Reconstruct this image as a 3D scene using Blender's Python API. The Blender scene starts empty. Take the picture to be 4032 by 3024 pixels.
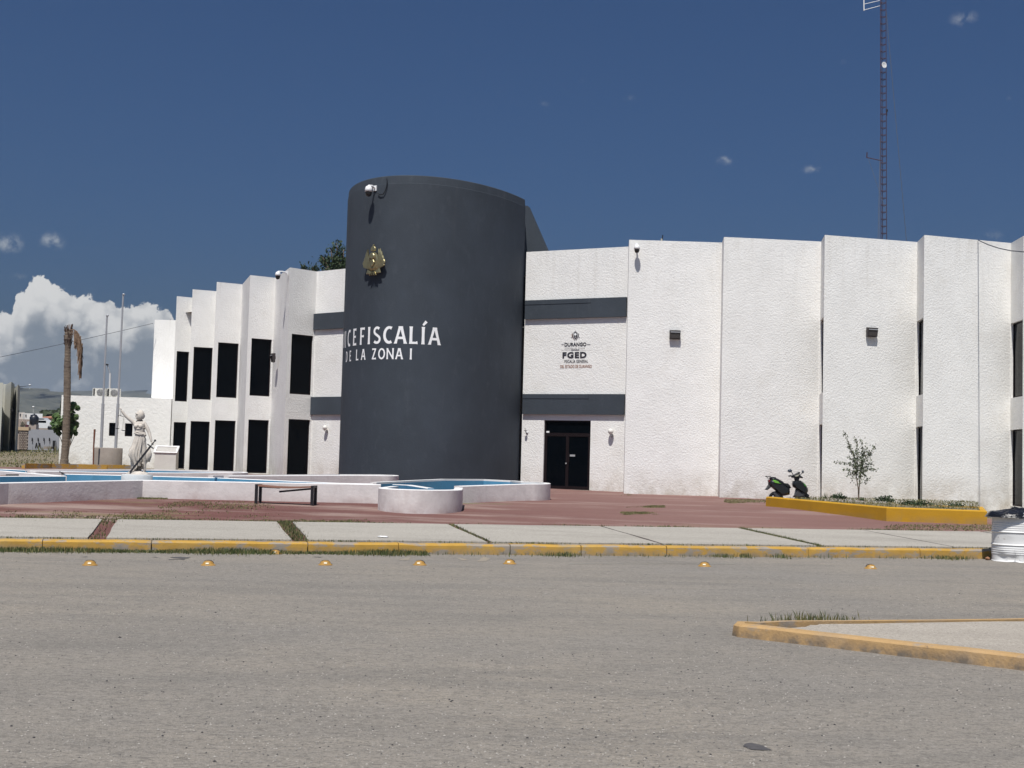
import bpy, bmesh, math, random
from mathutils import Vector, Matrix, noise
random.seed(7)
R = math.radians
SC = bpy.context.scene
COL = SC.collection

# ------------------------------------------------------------------ camera
FPX, CAMZ = 5120.0, 1.7
PITCH, ROLL = R(3.39), R(1.51)
F_ = Vector((0, math.cos(PITCH), math.sin(PITCH)))
R0, U0 = Vector((1, 0, 0)), Vector((0, -math.sin(PITCH), math.cos(PITCH)))
RT = R0 * math.cos(ROLL) + U0 * math.sin(ROLL)
UP = U0 * math.cos(ROLL) - R0 * math.sin(ROLL)
CAM = Vector((0, 0, CAMZ))
cd = bpy.data.cameras.new('camera'); cam = bpy.data.objects.new('camera', cd); COL.objects.link(cam)
m3 = Matrix((RT, UP, -F_)).transposed()
cam.matrix_world = Matrix.Translation(CAM) @ m3.to_4x4()
cd.sensor_width = 36; cd.lens = FPX / 4032 * 36; cd.clip_start = .1; cd.clip_end = 9000
SC.camera = cam
SC.view_settings.view_transform = 'Standard'; SC.view_settings.look = 'None'
SC.view_settings.exposure = 0.08; SC.view_settings.gamma = 1; SC.view_settings.use_curve_mapping = False
SC.cycles.max_bounces = 6; SC.cycles.use_denoising = True
SC.cycles.volume_bounces = 0

# ------------------------------------------------------------------ sun + sky
SUN_EL, SUN_PHI = R(63), R(12)      # sun behind the camera, a little to its left
sd = Vector((-math.sin(SUN_PHI) * math.cos(SUN_EL), -math.cos(SUN_PHI) * math.cos(SUN_EL), math.sin(SUN_EL)))
sl = bpy.data.lights.new('sun', 'SUN'); sl.energy = 4.9; sl.angle = R(.53); sl.color = (1, .955, .89)
so = bpy.data.objects.new('sun', sl); COL.objects.link(so); so.rotation_euler = sd.to_track_quat('Z', 'Y').to_euler()

W = bpy.data.worlds.new('World'); SC.world = W; W.use_nodes = True
wt = W.node_tree; wt.nodes.clear()
def wn(t, **k):
    n = wt.nodes.new(t)
    for a, v in k.items(): setattr(n, a, v)
    return n
def wl(a, b): wt.links.new(a, b)
def wmath(op, a, b=None, c=None, clamp=False):
    n = wn('ShaderNodeMath', operation=op, use_clamp=clamp)
    for i, v in enumerate((a, b, c)):
        if v is None: continue
        if hasattr(v, 'is_linked'): wl(v, n.inputs[i])
        else: n.inputs[i].default_value = v
    return n.outputs[0]
def wramp(fac, a, b, o0=0., o1=1., smooth=True):
    n = wn('ShaderNodeMapRange', interpolation_type='SMOOTHSTEP' if smooth else 'LINEAR')
    wl(fac, n.inputs[0]); n.inputs[1].default_value = a; n.inputs[2].default_value = b
    n.inputs[3].default_value = o0; n.inputs[4].default_value = o1
    return n.outputs[0]
sky = wn('ShaderNodeTexSky', sky_type='NISHITA', sun_disc=False)
sky.sun_elevation = SUN_EL; sky.sun_rotation = math.atan2(sd.x, sd.y)
sky.altitude = 200; sky.air_density = 1.0; sky.dust_density = 4.5; sky.ozone_density = 4.0
tc = wn('ShaderNodeTexCoord'); sx = wn('ShaderNodeSeparateXYZ'); wl(tc.outputs['Generated'], sx.inputs[0])
az = wmath('ARCTAN2', sx.outputs[0], sx.outputs[1])
el = wmath('ARCSINE', sx.outputs[2])
cmb = wn('ShaderNodeCombineXYZ'); wl(az, cmb.inputs[0]); wl(el, cmb.inputs[1])
def wnoise(scale, detail, rough=.55, off=(0, 0, 0), dist=0., sc=(1, 1, 1)):
    mp = wn('ShaderNodeMapping'); mp.inputs['Location'].default_value = off; mp.inputs['Scale'].default_value = sc
    wl(cmb.outputs[0], mp.inputs[0])
    n = wn('ShaderNodeTexNoise', noise_dimensions='2D'); wl(mp.outputs[0], n.inputs['Vector'])
    n.inputs['Scale'].default_value = scale; n.inputs['Detail'].default_value = detail
    n.inputs['Roughness'].default_value = rough; n.inputs['Distortion'].default_value = dist
    return n.outputs['Fac']
# cumulus bank low in the north-west
def sky_ang(px, py):
    d = (F_ + RT * ((px - 2016) / FPX) - UP * ((py - 1512) / FPX)).normalized()
    return math.atan2(d.x, d.y), math.asin(d.z)
prof = [(-500, 1330), (-200, 1290), (-60, 1235), (45, 1232), (60, 1170), (100, 1145), (112, 1105), (150, 1090), (185, 1098), (222, 1122), (262, 1140), (285, 1158),
        (330, 1168), (380, 1188), (430, 1190), (470, 1210), (520, 1214), (556, 1192), (600, 1190), (632, 1208), (672, 1222), (684, 1290), (720, 1420), (800, 1500), (1100, 1560), (1500, 1600)]
ang = [sky_ang(*p) for p in prof]
A0, A1 = ang[0][0], ang[-1][0]; E1 = .15
fc = wn('ShaderNodeFloatCurve')
wl(wramp(az, A0, A1, smooth=False), fc.inputs['Value'])
cv = fc.mapping.curves[0]
for i, (a, e) in enumerate(ang):
    X, Y = (a - A0) / (A1 - A0), e / E1
    if i == 0: cv.points[0].location = (0, Y)
    elif i == len(ang) - 1: cv.points[1].location = (1, Y)
    else: cv.points.new(X, Y)
for p in cv.points: p.handle_type = 'AUTO_CLAMPED'
fc.mapping.update()
top = wmath('MULTIPLY', fc.outputs[0], E1)
n1 = wnoise(85, 6, .6, (3.1, 1.7, 0), .25); n2 = wnoise(26, 4, .55, (8.2, 4.4, 0), .3)
pert = wmath('ADD', wmath('MULTIPLY', wmath('SUBTRACT', n1, .5), .022), wmath('MULTIPLY', wmath('SUBTRACT', n2, .5), .006))
dist_top = wmath('SUBTRACT', wmath('ADD', top, pert), el)          # >0 inside the cloud
mask = wramp(dist_top, -.0006, .0016)
mask = wmath('MULTIPLY', mask, wramp(az, -1.2, -.42))
vor = wn('ShaderNodeTexVoronoi', voronoi_dimensions='2D', feature='SMOOTH_F1'); vor.inputs['Scale'].default_value = 75; vor.inputs['Smoothness'].default_value = .6
mx = wn('ShaderNodeMixRGB'); mx.inputs[0].default_value = .012
nz = wn('ShaderNodeTexNoise', noise_dimensions='2D'); nz.inputs['Scale'].default_value = 90; nz.inputs['Detail'].default_value = 5; wl(cmb.outputs[0], nz.inputs['Vector'])
va = wn('ShaderNodeVectorMath', operation='MULTIPLY_ADD'); va.inputs[1].default_value = (.02, .02, 0)
wl(nz.outputs['Color'], va.inputs[0]); wl(cmb.outputs[0], va.inputs[2]); wl(va.outputs[0], vor.inputs['Vector'])
puff = wramp(vor.outputs['Distance'], .1, .75, 1, 0)
big = wnoise(20, 5, .55, (5.3, 2.2, 0), .5)
depth = wramp(dist_top, .0, .055, 1, 0)                             # thick sunlit crown, thinner grey base
lit = wmath('ADD', wmath('MULTIPLY', depth, 1.25), wmath('MULTIPLY', wmath('SUBTRACT', big, .5), 1.7))
lit = wmath('ADD', lit, wmath('MULTIPLY', wmath('SUBTRACT', puff, .5), .42))
lit = wmath('ADD', lit, wmath('MULTIPLY', wmath('SUBTRACT', n1, .5), .5))
lit = wramp(lit, .05, 1.3)
cmix = wn('ShaderNodeMixRGB'); cmix.inputs[1].default_value = (.195, .232, .278, 1); cmix.inputs[2].default_value = (.70, .70, .69, 1)
wl(lit, cmix.inputs[0])
# small scattered wisps
wis = None
for (px, py, sa, se, amp) in ((3795, 75, .0095, .006, .5), (2855, 634, .0055, .0035, .75), (3200, 668, .0075, .0035, .5), (2486, 392, .0065, .0035, .4), (2146, 410, .0045, .0025, .3),
                              (205, 948, .0075, .0055, .9), (35, 958, .0095, .0065, .75), (3975, 388, .0035, .0028, .3), (3890, 935, .012, .006, .35), (3318, 240, .004, .003, .25), (2290, 320, .008, .003, .2), (75, 1090, .006, .004, .3)):
    a, e = sky_ang(px, py)
    g = wmath('EXPONENT', wmath('MULTIPLY', wmath('ADD', wmath('POWER', wmath('DIVIDE', wmath('ABSOLUTE', wmath('SUBTRACT', az, a)), sa), 2), wmath('POWER', wmath('DIVIDE', wmath('ABSOLUTE', wmath('SUBTRACT', el, e)), se), 2)), -1))
    g = wmath('MULTIPLY', g, amp)
    wis = g if wis is None else wmath('ADD', wis, g)
wnz = wnoise(95, 5, .55, (1.1, 7.7, 0), .15)
wis = wmath('MULTIPLY', wramp(wmath('MULTIPLY', wis, wramp(wnz, .25, .75, .15, 1.5)), .08, 1.), .62)
wmix = wn('ShaderNodeMixRGB'); wmix.inputs[2].default_value = (.44, .47, .5, 1)
bgsky = wn('ShaderNodeMixRGB', blend_type='MULTIPLY'); bgsky.inputs[0].default_value = 1
wl(sky.outputs[0], bgsky.inputs[1]); SKYS = .050
bgsky.inputs[2].default_value = (SKYS * .41, SKYS * .69, SKYS * 1.05, 1)
wl(wis, wmix.inputs[0]); wl(bgsky.outputs[0], wmix.inputs[1])
fin = wn('ShaderNodeMixRGB'); wl(mask, fin.inputs[0]); wl(wmix.outputs[0], fin.inputs[1]); wl(cmix.outputs[0], fin.inputs[2])
bg = wn('ShaderNodeBackground'); wl(fin.outputs[0], bg.inputs[0]); bg.inputs[1].default_value = 1
wo = wn('ShaderNodeOutputWorld'); wl(bg.outputs[0], wo.inputs[0])

# ------------------------------------------------------------------ terrain heights and picking helpers
def lerp_k(t, K):
    if t <= K[0][0]: return K[0][1]
    for (a, va), (b, vb) in zip(K, K[1:]):
        if t <= b: return va + (vb - va) * (t - a) / (b - a)
    return K[-1][1]
def sm(x): x = max(0., min(1., x)); return x * x * (3 - 2 * x)
GK = [(23.7, .18), (27.8, .32), (31, .45), (35, .56), (40, .6), (46, .67), (55, .82), (66, .85), (200, .9)]
def gz(x, y):
    z = lerp_k(y - .25 * x, GK)
    z -= .018 * max(0, x - 8) * sm((y - 34) / 8) * (1 if x < 22 else 22 / x)
    z += .62 * sm((y - 72) / 26) * sm((-x - 17) / 6)
    return z
def ray(px, py): return F_ + RT * ((px - 2016) / FPX) - UP * ((py - 1512) / FPX)
def atY(px, py, Y):
    d = ray(px, py); return CAM + d * (Y / d.y)
def atZ(px, py, Z):
    d = ray(px, py); return CAM + d * ((Z - CAMZ) / d.z)
def G(px, py, f=gz):
    d = ray(px, py); y = 20.
    for _ in range(60):
        p = CAM + d * (y / d.y); z = f(p.x, p.y)
        q = (z - CAMZ) / d.z * d.y
        if q <= 0: q = y * 1.1
        y += (q - y) * .5
    p = CAM + d * (y / d.y); return Vector((p.x, p.y, f(p.x, p.y)))

# ------------------------------------------------------------------ mesh helper
class MB:
    def __init__(s): s.v = []; s.f = []; s.m = []; s.sm = []
    def face(s, pts, mi=0, smooth=False):
        n = len(s.v); s.v += [tuple(p) for p in pts]; s.f.append(tuple(range(n, n + len(pts)))); s.m.append(mi); s.sm.append(smooth)
    def grid(s, rows, mi=0, smooth=True, closed=False):
        n = len(s.v); w = len(rows[0])
        for r in rows: s.v += [tuple(p) for p in r]
        for i in range(len(rows) - 1):
            for j in range(w if closed else w - 1):
                k = (j + 1) % w
                s.f.append((n + i * w + j, n + i * w + k, n + (i + 1) * w + k, n + (i + 1) * w + j)); s.m.append(mi); s.sm.append(smooth)
    def box(s, c, size, mi=0, rz=0., M=None):
        hx, hy, hz = size[0] / 2, size[1] / 2, size[2] / 2
        T = M if M is not None else Matrix.Translation(Vector(c)) @ Matrix.Rotation(rz, 4, 'Z')
        P = [T @ Vector((x, y, z)) for x, y, z in ((-hx, -hy, -hz), (hx, -hy, -hz), (hx, hy, -hz), (-hx, hy, -hz), (-hx, -hy, hz), (hx, -hy, hz), (hx, hy, hz), (-hx, hy, hz))]
        n = len(s.v); s.v += [tuple(p) for p in P]
        for q in ((0, 3, 2, 1), (4, 5, 6, 7), (0, 1, 5, 4), (1, 2, 6, 5), (2, 3, 7, 6), (3, 0, 4, 7)):
            s.f.append(tuple(n + i for i in q)); s.m.append(mi); s.sm.append(False)
    def beam(s, a, b, w, h, mi=0, upv=Vector((0, 0, 1))):
        a, b = Vector(a), Vector(b); d = (b - a); L = d.length; d.normalize()
        x = d.cross(upv)
        if x.length < 1e-4: x = d.cross(Vector((0, 1, 0)))
        x.normalize(); u = x.cross(d)
        T = Matrix((x, d, u)).transposed().to_4x4(); T.translation = (a + b) / 2
        s.box(None, (w, L, h), mi, M=T)
    def tube(s, pts, rad, n=8, mi=0, cap=True):
        pts = [Vector(p) for p in pts]; rows = []
        if not isinstance(rad, (list, tuple)): rad = [rad] * len(pts)
        pu = None
        for i, p in enumerate(pts):
            d = (pts[min(i + 1, len(pts) - 1)] - pts[max(i - 1, 0)])
            if d.length < 1e-9: d = Vector((0, 0, 1))
            d.normalize()
            ref = pu if pu is not None else (Vector((1, 0, 0)) if abs(d.z) > .8 else Vector((0, 0, 1)))
            x = d.cross(ref)
            if x.length < 1e-5: x = d.cross(Vector((0, 1, 0)))
            x.normalize(); u = x.cross(d).normalized(); pu = u
            rows.append([p + (x * math.cos(2 * math.pi * k / n) + u * math.sin(2 * math.pi * k / n)) * rad[i] for k in range(n)])
        s.grid(rows, mi, True, True)
        if cap: s.face(rows[0][::-1], mi); s.face(rows[-1], mi)
    def lathe(s, prof, n=20, c=(0, 0, 0), mi=0, M=None, sy=1.):
        rows = []
        for r, z in prof:
            row = [Vector((r * math.cos(2 * math.pi * k / n), r * sy * math.sin(2 * math.pi * k / n), z)) for k in range(n)]
            rows.append([(M @ p) if M is not None else p + Vector(c) for p in row])
        s.grid(rows, mi, True, True)
    def blob(s, c, r, mi=0, n=10, M=None, amp=0., seed=0):
        rows = []
        for i in range(n + 1):
            th = math.pi * i / n; row = []
            for j in range(n * 2):
                ph = math.pi * j / n
                p = Vector((math.sin(th) * math.cos(ph), math.sin(th) * math.sin(ph), math.cos(th)))
                k = 1 + amp * noise.noise(p * 2.3 + Vector((seed, 0, 0)))
                p = Vector((p.x * r[0] * k, p.y * r[1] * k, p.z * r[2] * k))
                if M is not None: p = M @ p
                row.append(p + Vector(c))
            rows.append(row)
        s.grid(rows[::-1], mi, True, True)
    def build(s, name, mats, parent=None, merge=False, **props):
        me = bpy.data.meshes.new(name); me.from_pydata(s.v, [], s.f)
        mats = mats if isinstance(mats, (list, tuple)) else [mats]
        for m in mats: me.materials.append(m)
        me.polygons.foreach_set('material_index', s.m); me.polygons.foreach_set('use_smooth', s.sm)
        if merge:
            b = bmesh.new(); b.from_mesh(me); bmesh.ops.remove_doubles(b, verts=b.verts, dist=1e-4); b.to_mesh(me); b.free()
        me.update()
        o = bpy.data.objects.new(name, me); COL.objects.link(o)
        if parent: o.parent = parent
        for k, v in props.items(): o[k] = v
        return o
def empty(name, loc, label=None, category=None, group=None, rz=0.):
    o = bpy.data.objects.new(name, None); COL.objects.link(o); o.location = loc; o.rotation_euler.z = rz
    o.empty_display_size = .2
    if label: o['label'] = label
    if category: o['category'] = category
    if group: o['group'] = group
    return o
def tag(o, label=None, category=None, group=None, kind=None):
    for k, v in (('label', label), ('category', category), ('group', group), ('kind', kind)):
        if v: o[k] = v
    return o
def kids(o): return [c for c in bpy.data.objects if c.parent == o]
def copy_tree(o, parent=None):
    c = o.copy(); COL.objects.link(c); c.parent = parent
    for k in kids(o): copy_tree(k, c)
    return c

# ------------------------------------------------------------------ materials
def mat(name, col, rough=.8, metal=0., spec=.5, var=0., vscale=3., bump=0., bscale=20., bdetail=4., col2=None, stain=None, coord='Object', sc=(1, 1, 1), bdist=.02, trans=0.):
    m = bpy.data.materials.new(name); m.use_nodes = True; t = m.node_tree; P = t.nodes['Principled BSDF']
    P.inputs['Roughness'].default_value = rough; P.inputs['Metallic'].default_value = metal; P.inputs['Specular IOR Level'].default_value = spec
    c4 = (*col, 1); P.inputs['Base Color'].default_value = c4
    tc = t.nodes.new('ShaderNodeTexCoord'); mp = t.nodes.new('ShaderNodeMapping'); mp.inputs['Scale'].default_value = sc
    t.links.new(tc.outputs[coord], mp.inputs[0]); V = mp.outputs[0]
    out = None
    if var or col2:
        n = t.nodes.new('ShaderNodeTexNoise'); t.links.new(V, n.inputs['Vector']); n.inputs['Scale'].default_value = vscale; n.inputs['Detail'].default_value = 6; n.inputs['Roughness'].default_value = .6
        mr = t.nodes.new('ShaderNodeMapRange'); t.links.new(n.outputs['Fac'], mr.inputs[0]); mr.inputs[1].default_value = .3; mr.inputs[2].default_value = .7
        mx = t.nodes.new('ShaderNodeMixRGB'); t.links.new(mr.outputs[0], mx.inputs[0])
        b = col2 if col2 else tuple(min(1, c * (1 + var)) for c in col); a = col if col2 else tuple(c * (1 - var) for c in col)
        mx.inputs[1].default_value = (*a, 1); mx.inputs[2].default_value = (*b, 1); out = mx.outputs[0]
    if stain:   # (colour, scale, lo, hi, strength, xyz scale)
        for (sc_, s_, lo, hi, st, xyz) in stain:
            mp2 = t.nodes.new('ShaderNodeMapping'); mp2.inputs['Scale'].default_value = xyz; mp2.inputs['Location'].default_value = (s_ * .37, 1.3, 2.1); t.links.new(tc.outputs[coord], mp2.inputs[0])
            n = t.nodes.new('ShaderNodeTexNoise'); t.links.new(mp2.outputs[0], n.inputs['Vector']); n.inputs['Scale'].default_value = s_; n.inputs['Detail'].default_value = 8; n.inputs['Roughness'].default_value = .65
            mr = t.nodes.new('ShaderNodeMapRange'); t.links.new(n.outputs['Fac'], mr.inputs[0]); mr.inputs[1].default_value = lo; mr.inputs[2].default_value = hi; mr.inputs[4].default_value = st
            mx = t.nodes.new('ShaderNodeMixRGB'); t.links.new(mr.outputs[0], mx.inputs[0])
            if out: t.links.new(out, mx.inputs[1])
            else: mx.inputs[1].default_value = c4
            mx.inputs[2].default_value = (*sc_, 1); out = mx.outputs[0]
    if out: t.links.new(out, P.inputs['Base Color'])
    if bump:
        n = t.nodes.new('ShaderNodeTexNoise'); t.links.new(V, n.inputs['Vector']); n.inputs['Scale'].default_value = bscale; n.inputs['Detail'].default_value = bdetail; n.inputs['Roughness'].default_value = .6
        bp = t.nodes.new('ShaderNodeBump'); bp.inputs['Strength'].default_value = bump; bp.inputs['Distance'].default_value = bdist
        t.links.new(n.outputs['Fac'], bp.inputs['Height']); t.links.new(bp.outputs[0], P.inputs['Normal'])
    return m
STUCCO = mat('white_stucco', (.81, .803, .78), .93, spec=.15, var=.045, vscale=1.3, bump=.6, bscale=17, bdetail=8, bdist=.036,
             stain=[((.62, .58, .52), .8, .56, .8, .35, (1, 1, 1)), ((.6, .57, .53), 6, .55, .8, .28, (1, 1, .5)), ((.66, .62, .56), 2.2, .58, .8, .25, (3, 3, .25))])
STUCCO2 = mat('annex_stucco', (.84, .83, .80), .93, spec=.15, var=.04, vscale=1.2, bump=.6, bscale=7, bdetail=6, bdist=.04)
def weather(m, z0_=.55, z1_=1.7, col=(.40, .35, .28), drip=True, fs=1.6, st=.75):
    t = m.node_tree; P = t.nodes['Principled BSDF']; src = P.inputs['Base Color'].links[0].from_socket
    tc = t.nodes.new('ShaderNodeTexCoord'); s = t.nodes.new('ShaderNodeSeparateXYZ'); t.links.new(tc.outputs['Object'], s.inputs[0])
    def nz(scale, sc):
        mp = t.nodes.new('ShaderNodeMapping'); mp.inputs['Scale'].default_value = sc; t.links.new(tc.outputs['Object'], mp.inputs[0])
        n = t.nodes.new('ShaderNodeTexNoise'); n.inputs['Scale'].default_value = scale; n.inputs['Detail'].default_value = 7; n.inputs['Roughness'].default_value = .65; t.links.new(mp.outputs[0], n.inputs['Vector']); return n.outputs['Fac']
    def mr(v, a, b, c=0., d=1.):
        n = t.nodes.new('ShaderNodeMapRange'); t.links.new(v, n.inputs[0]); n.inputs[1].default_value = a; n.inputs[2].default_value = b; n.inputs[3].default_value = c; n.inputs[4].default_value = d; return n.outputs[0]
    def mul(a, b):
        n = t.nodes.new('ShaderNodeMath'); n.operation = 'MULTIPLY'; t.links.new(a, n.inputs[0]); t.links.new(b, n.inputs[1]); return n.outputs[0]
    f = mul(mr(s.outputs[2], z0_, z1_, st, 0), mr(nz(fs, (1, 1, .8)), .35, .62))
    mx = t.nodes.new('ShaderNodeMixRGB'); t.links.new(f, mx.inputs[0]); t.links.new(src, mx.inputs[1]); mx.inputs[2].default_value = (*col, 1); src = mx.outputs[0]
    if drip:
        f = mul(mr(s.outputs[2], 6.8, 9.6, 0, .5), mr(nz(2.2, (2.2, 2.2, .12)), .52, .75))
        mx = t.nodes.new('ShaderNodeMixRGB'); t.links.new(f, mx.inputs[0]); t.links.new(src, mx.inputs[1]); mx.inputs[2].default_value = (.58, .56, .52, 1); src = mx.outputs[0]
    t.links.new(src, P.inputs['Base Color'])
weather(STUCCO); weather(STUCCO2, .85, 1.7, drip=False)
GRIME = []
SLATE = mat('slate_paint', (.048, .059, .074), .8, spec=.25, var=.14, vscale=.45, bump=.35, bscale=14, bdetail=5, bdist=.015,
            stain=[((.075, .085, .097), 1.4, .60, .78, .55, (3, 3, .35)), ((.038, .046, .057), .45, .48, .72, .75, (1, 1, .7)), ((.072, .084, .100), 3.5, .55, .75, .5, (1, 1, .5)), ((.16, .17, .18), 9, .74, .8, .35, (1, 1, .6))])
GLASS = mat('dark_glass', (.0015, .0025, .004), .06, spec=.05)
GLASS_GREY = mat('grey_glass', (.045, .05, .055), .15, spec=.4)
FRAME = mat('black_frame', (.014, .009, .010), .6, spec=.1)
WHITEP = mat('white_paint', (.8, .8, .8), .5)
LETTER = mat('letter_white', (.86, .87, .87), .6, spec=.3)
PRINT = mat('black_print', (.018, .018, .028), .7)
PRINTG = mat('grey_print', (.3, .29, .3), .7)
PRINTR = mat('brown_print', (.28, .12, .07), .7)
BLACKP = mat('black_plastic', (.014, .015, .018), .35)
GOLD = mat('gilded_metal', (.40, .345, .19), .34, metal=.8, var=.15, vscale=8)
YELLOW = mat('kerb_yellow', (.45, .265, .055), .85, spec=.2, var=.12, vscale=3, bump=.5, bscale=30, bdist=.012,
             stain=[((.27, .255, .24), 2.6, .50, .58, .85, (1, 1, 2.2)), ((.16, .13, .1), 9, .6, .72, .6, (1, 1, 1)), ((.4, .3, .14), 1.1, .5, .7, .4, (1, 1, 1))])
ORANGE = mat('island_kerb_yellow', (.42, .27, .125), .85, spec=.2, var=.1, vscale=4, bump=.6, bscale=35, bdist=.012,
             stain=[((.27, .24, .21), 3.1, .56, .66, .85, (1, 1, 2.)), ((.12, .10, .09), 12, .62, .72, .7, (1, 1, 1)), ((.34, .27, .2), 1.3, .5, .7, .6, (1, 1, 1))])
PLANTY = mat('planter_yellow', (.48, .262, .018), .8, spec=.25, var=.07, vscale=2, bump=.3, bscale=12, bdist=.012, stain=[((.33, .21, .06), 3.2, .58, .75, .5, (1, 1, .6))])
FOUNT = mat('fountain_whitewash', (.70, .66, .64), .9, spec=.15, var=.06, vscale=2.5, bump=.4, bscale=14, bdist=.015,
            stain=[((.50, .46, .45), 1.5, .5, .72, .6, (1, 1, 1)), ((.52, .45, .42), 4, .55, .75, .5, (1, 1, .4))])
FOUNTTOP = mat('fountain_coping', (.74, .73, .72), .85, spec=.2, var=.05, vscale=4)
BLUE = mat('pool_blue', (.085, .27, .43), .6, spec=.3, var=.12, vscale=2.2, bump=.15, bscale=10, stain=[((.16, .36, .5), 3.1, .55, .75, .5, (1, 1, 1))])
CONC = mat('bare_concrete', (.27, .235, .205), .92, spec=.15, var=.12, vscale=2, bump=.4, bscale=18, bdist=.012, stain=[((.14, .12, .105), 3, .55, .75, .6, (2, 2, .3))])
DARKM = mat('dark_steel', (.012, .011, .014), .5, metal=.0, spec=.5)
RUST = mat('rusty_steel', (.16, .06, .035), .9, var=.3, vscale=8)
WOOD = mat('bench_wood', (.25, .13, .09), .8, var=.2, vscale=5, bump=.3, bscale=30, bdist=.01, sc=(1, 6, 6))
GALV = mat('galvanised', (.42, .43, .45), .45, metal=.35, var=.08)
MASTP = mat('mast_paint', (.055, .022, .03), .6, var=.2, vscale=2)
CREAM = mat('cream_stucco', (.46, .455, .40), .9, var=.05, bump=.3, bscale=6)
MARBLE = mat('statue_stone', (.58, .53, .47), .8, spec=.25, var=.1, vscale=5, bump=.35, bscale=26, bdist=.012, stain=[((.27, .25, .23), 4.2, .5, .72, .6, (1, 1, .6))])
BARK = mat('bark', (.16, .12, .09), .95, var=.25, vscale=6, bump=.8, bscale=20, bdist=.02, sc=(1, 1, .35))
def leafmat(name, a, b):
    m = mat(name, a, .6, col2=b, vscale=4, spec=.3)
    return m
LEAF = leafmat('leaf_green', (.035, .075, .02), (.09, .14, .04))
LEAFD = leafmat('leaf_dark', (.018, .035, .014), (.05, .075, .03))
LEAFG = leafmat('leaf_grey_green', (.07, .095, .055), (.17, .19, .12))
GRASS = leafmat('grass_blades', (.035, .06, .018), (.10, .12, .04))
GRASSD = leafmat('dry_grass_blades', (.12, .12, .045), (.27, .23, .11))
DEADF = mat('dead_frond', (.17, .11, .07), .9, var=.3, vscale=9)

weather(YELLOW, .02, .13, (.20, .18, .15), False, 5, .9); weather(ORANGE, .02, .115, (.15, .125, .10), False, 6, 1.); weather(FOUNT, .45, .75, (.40, .30, .28), False); weather(PLANTY, .4, .62, (.25, .19, .12), False)
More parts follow.
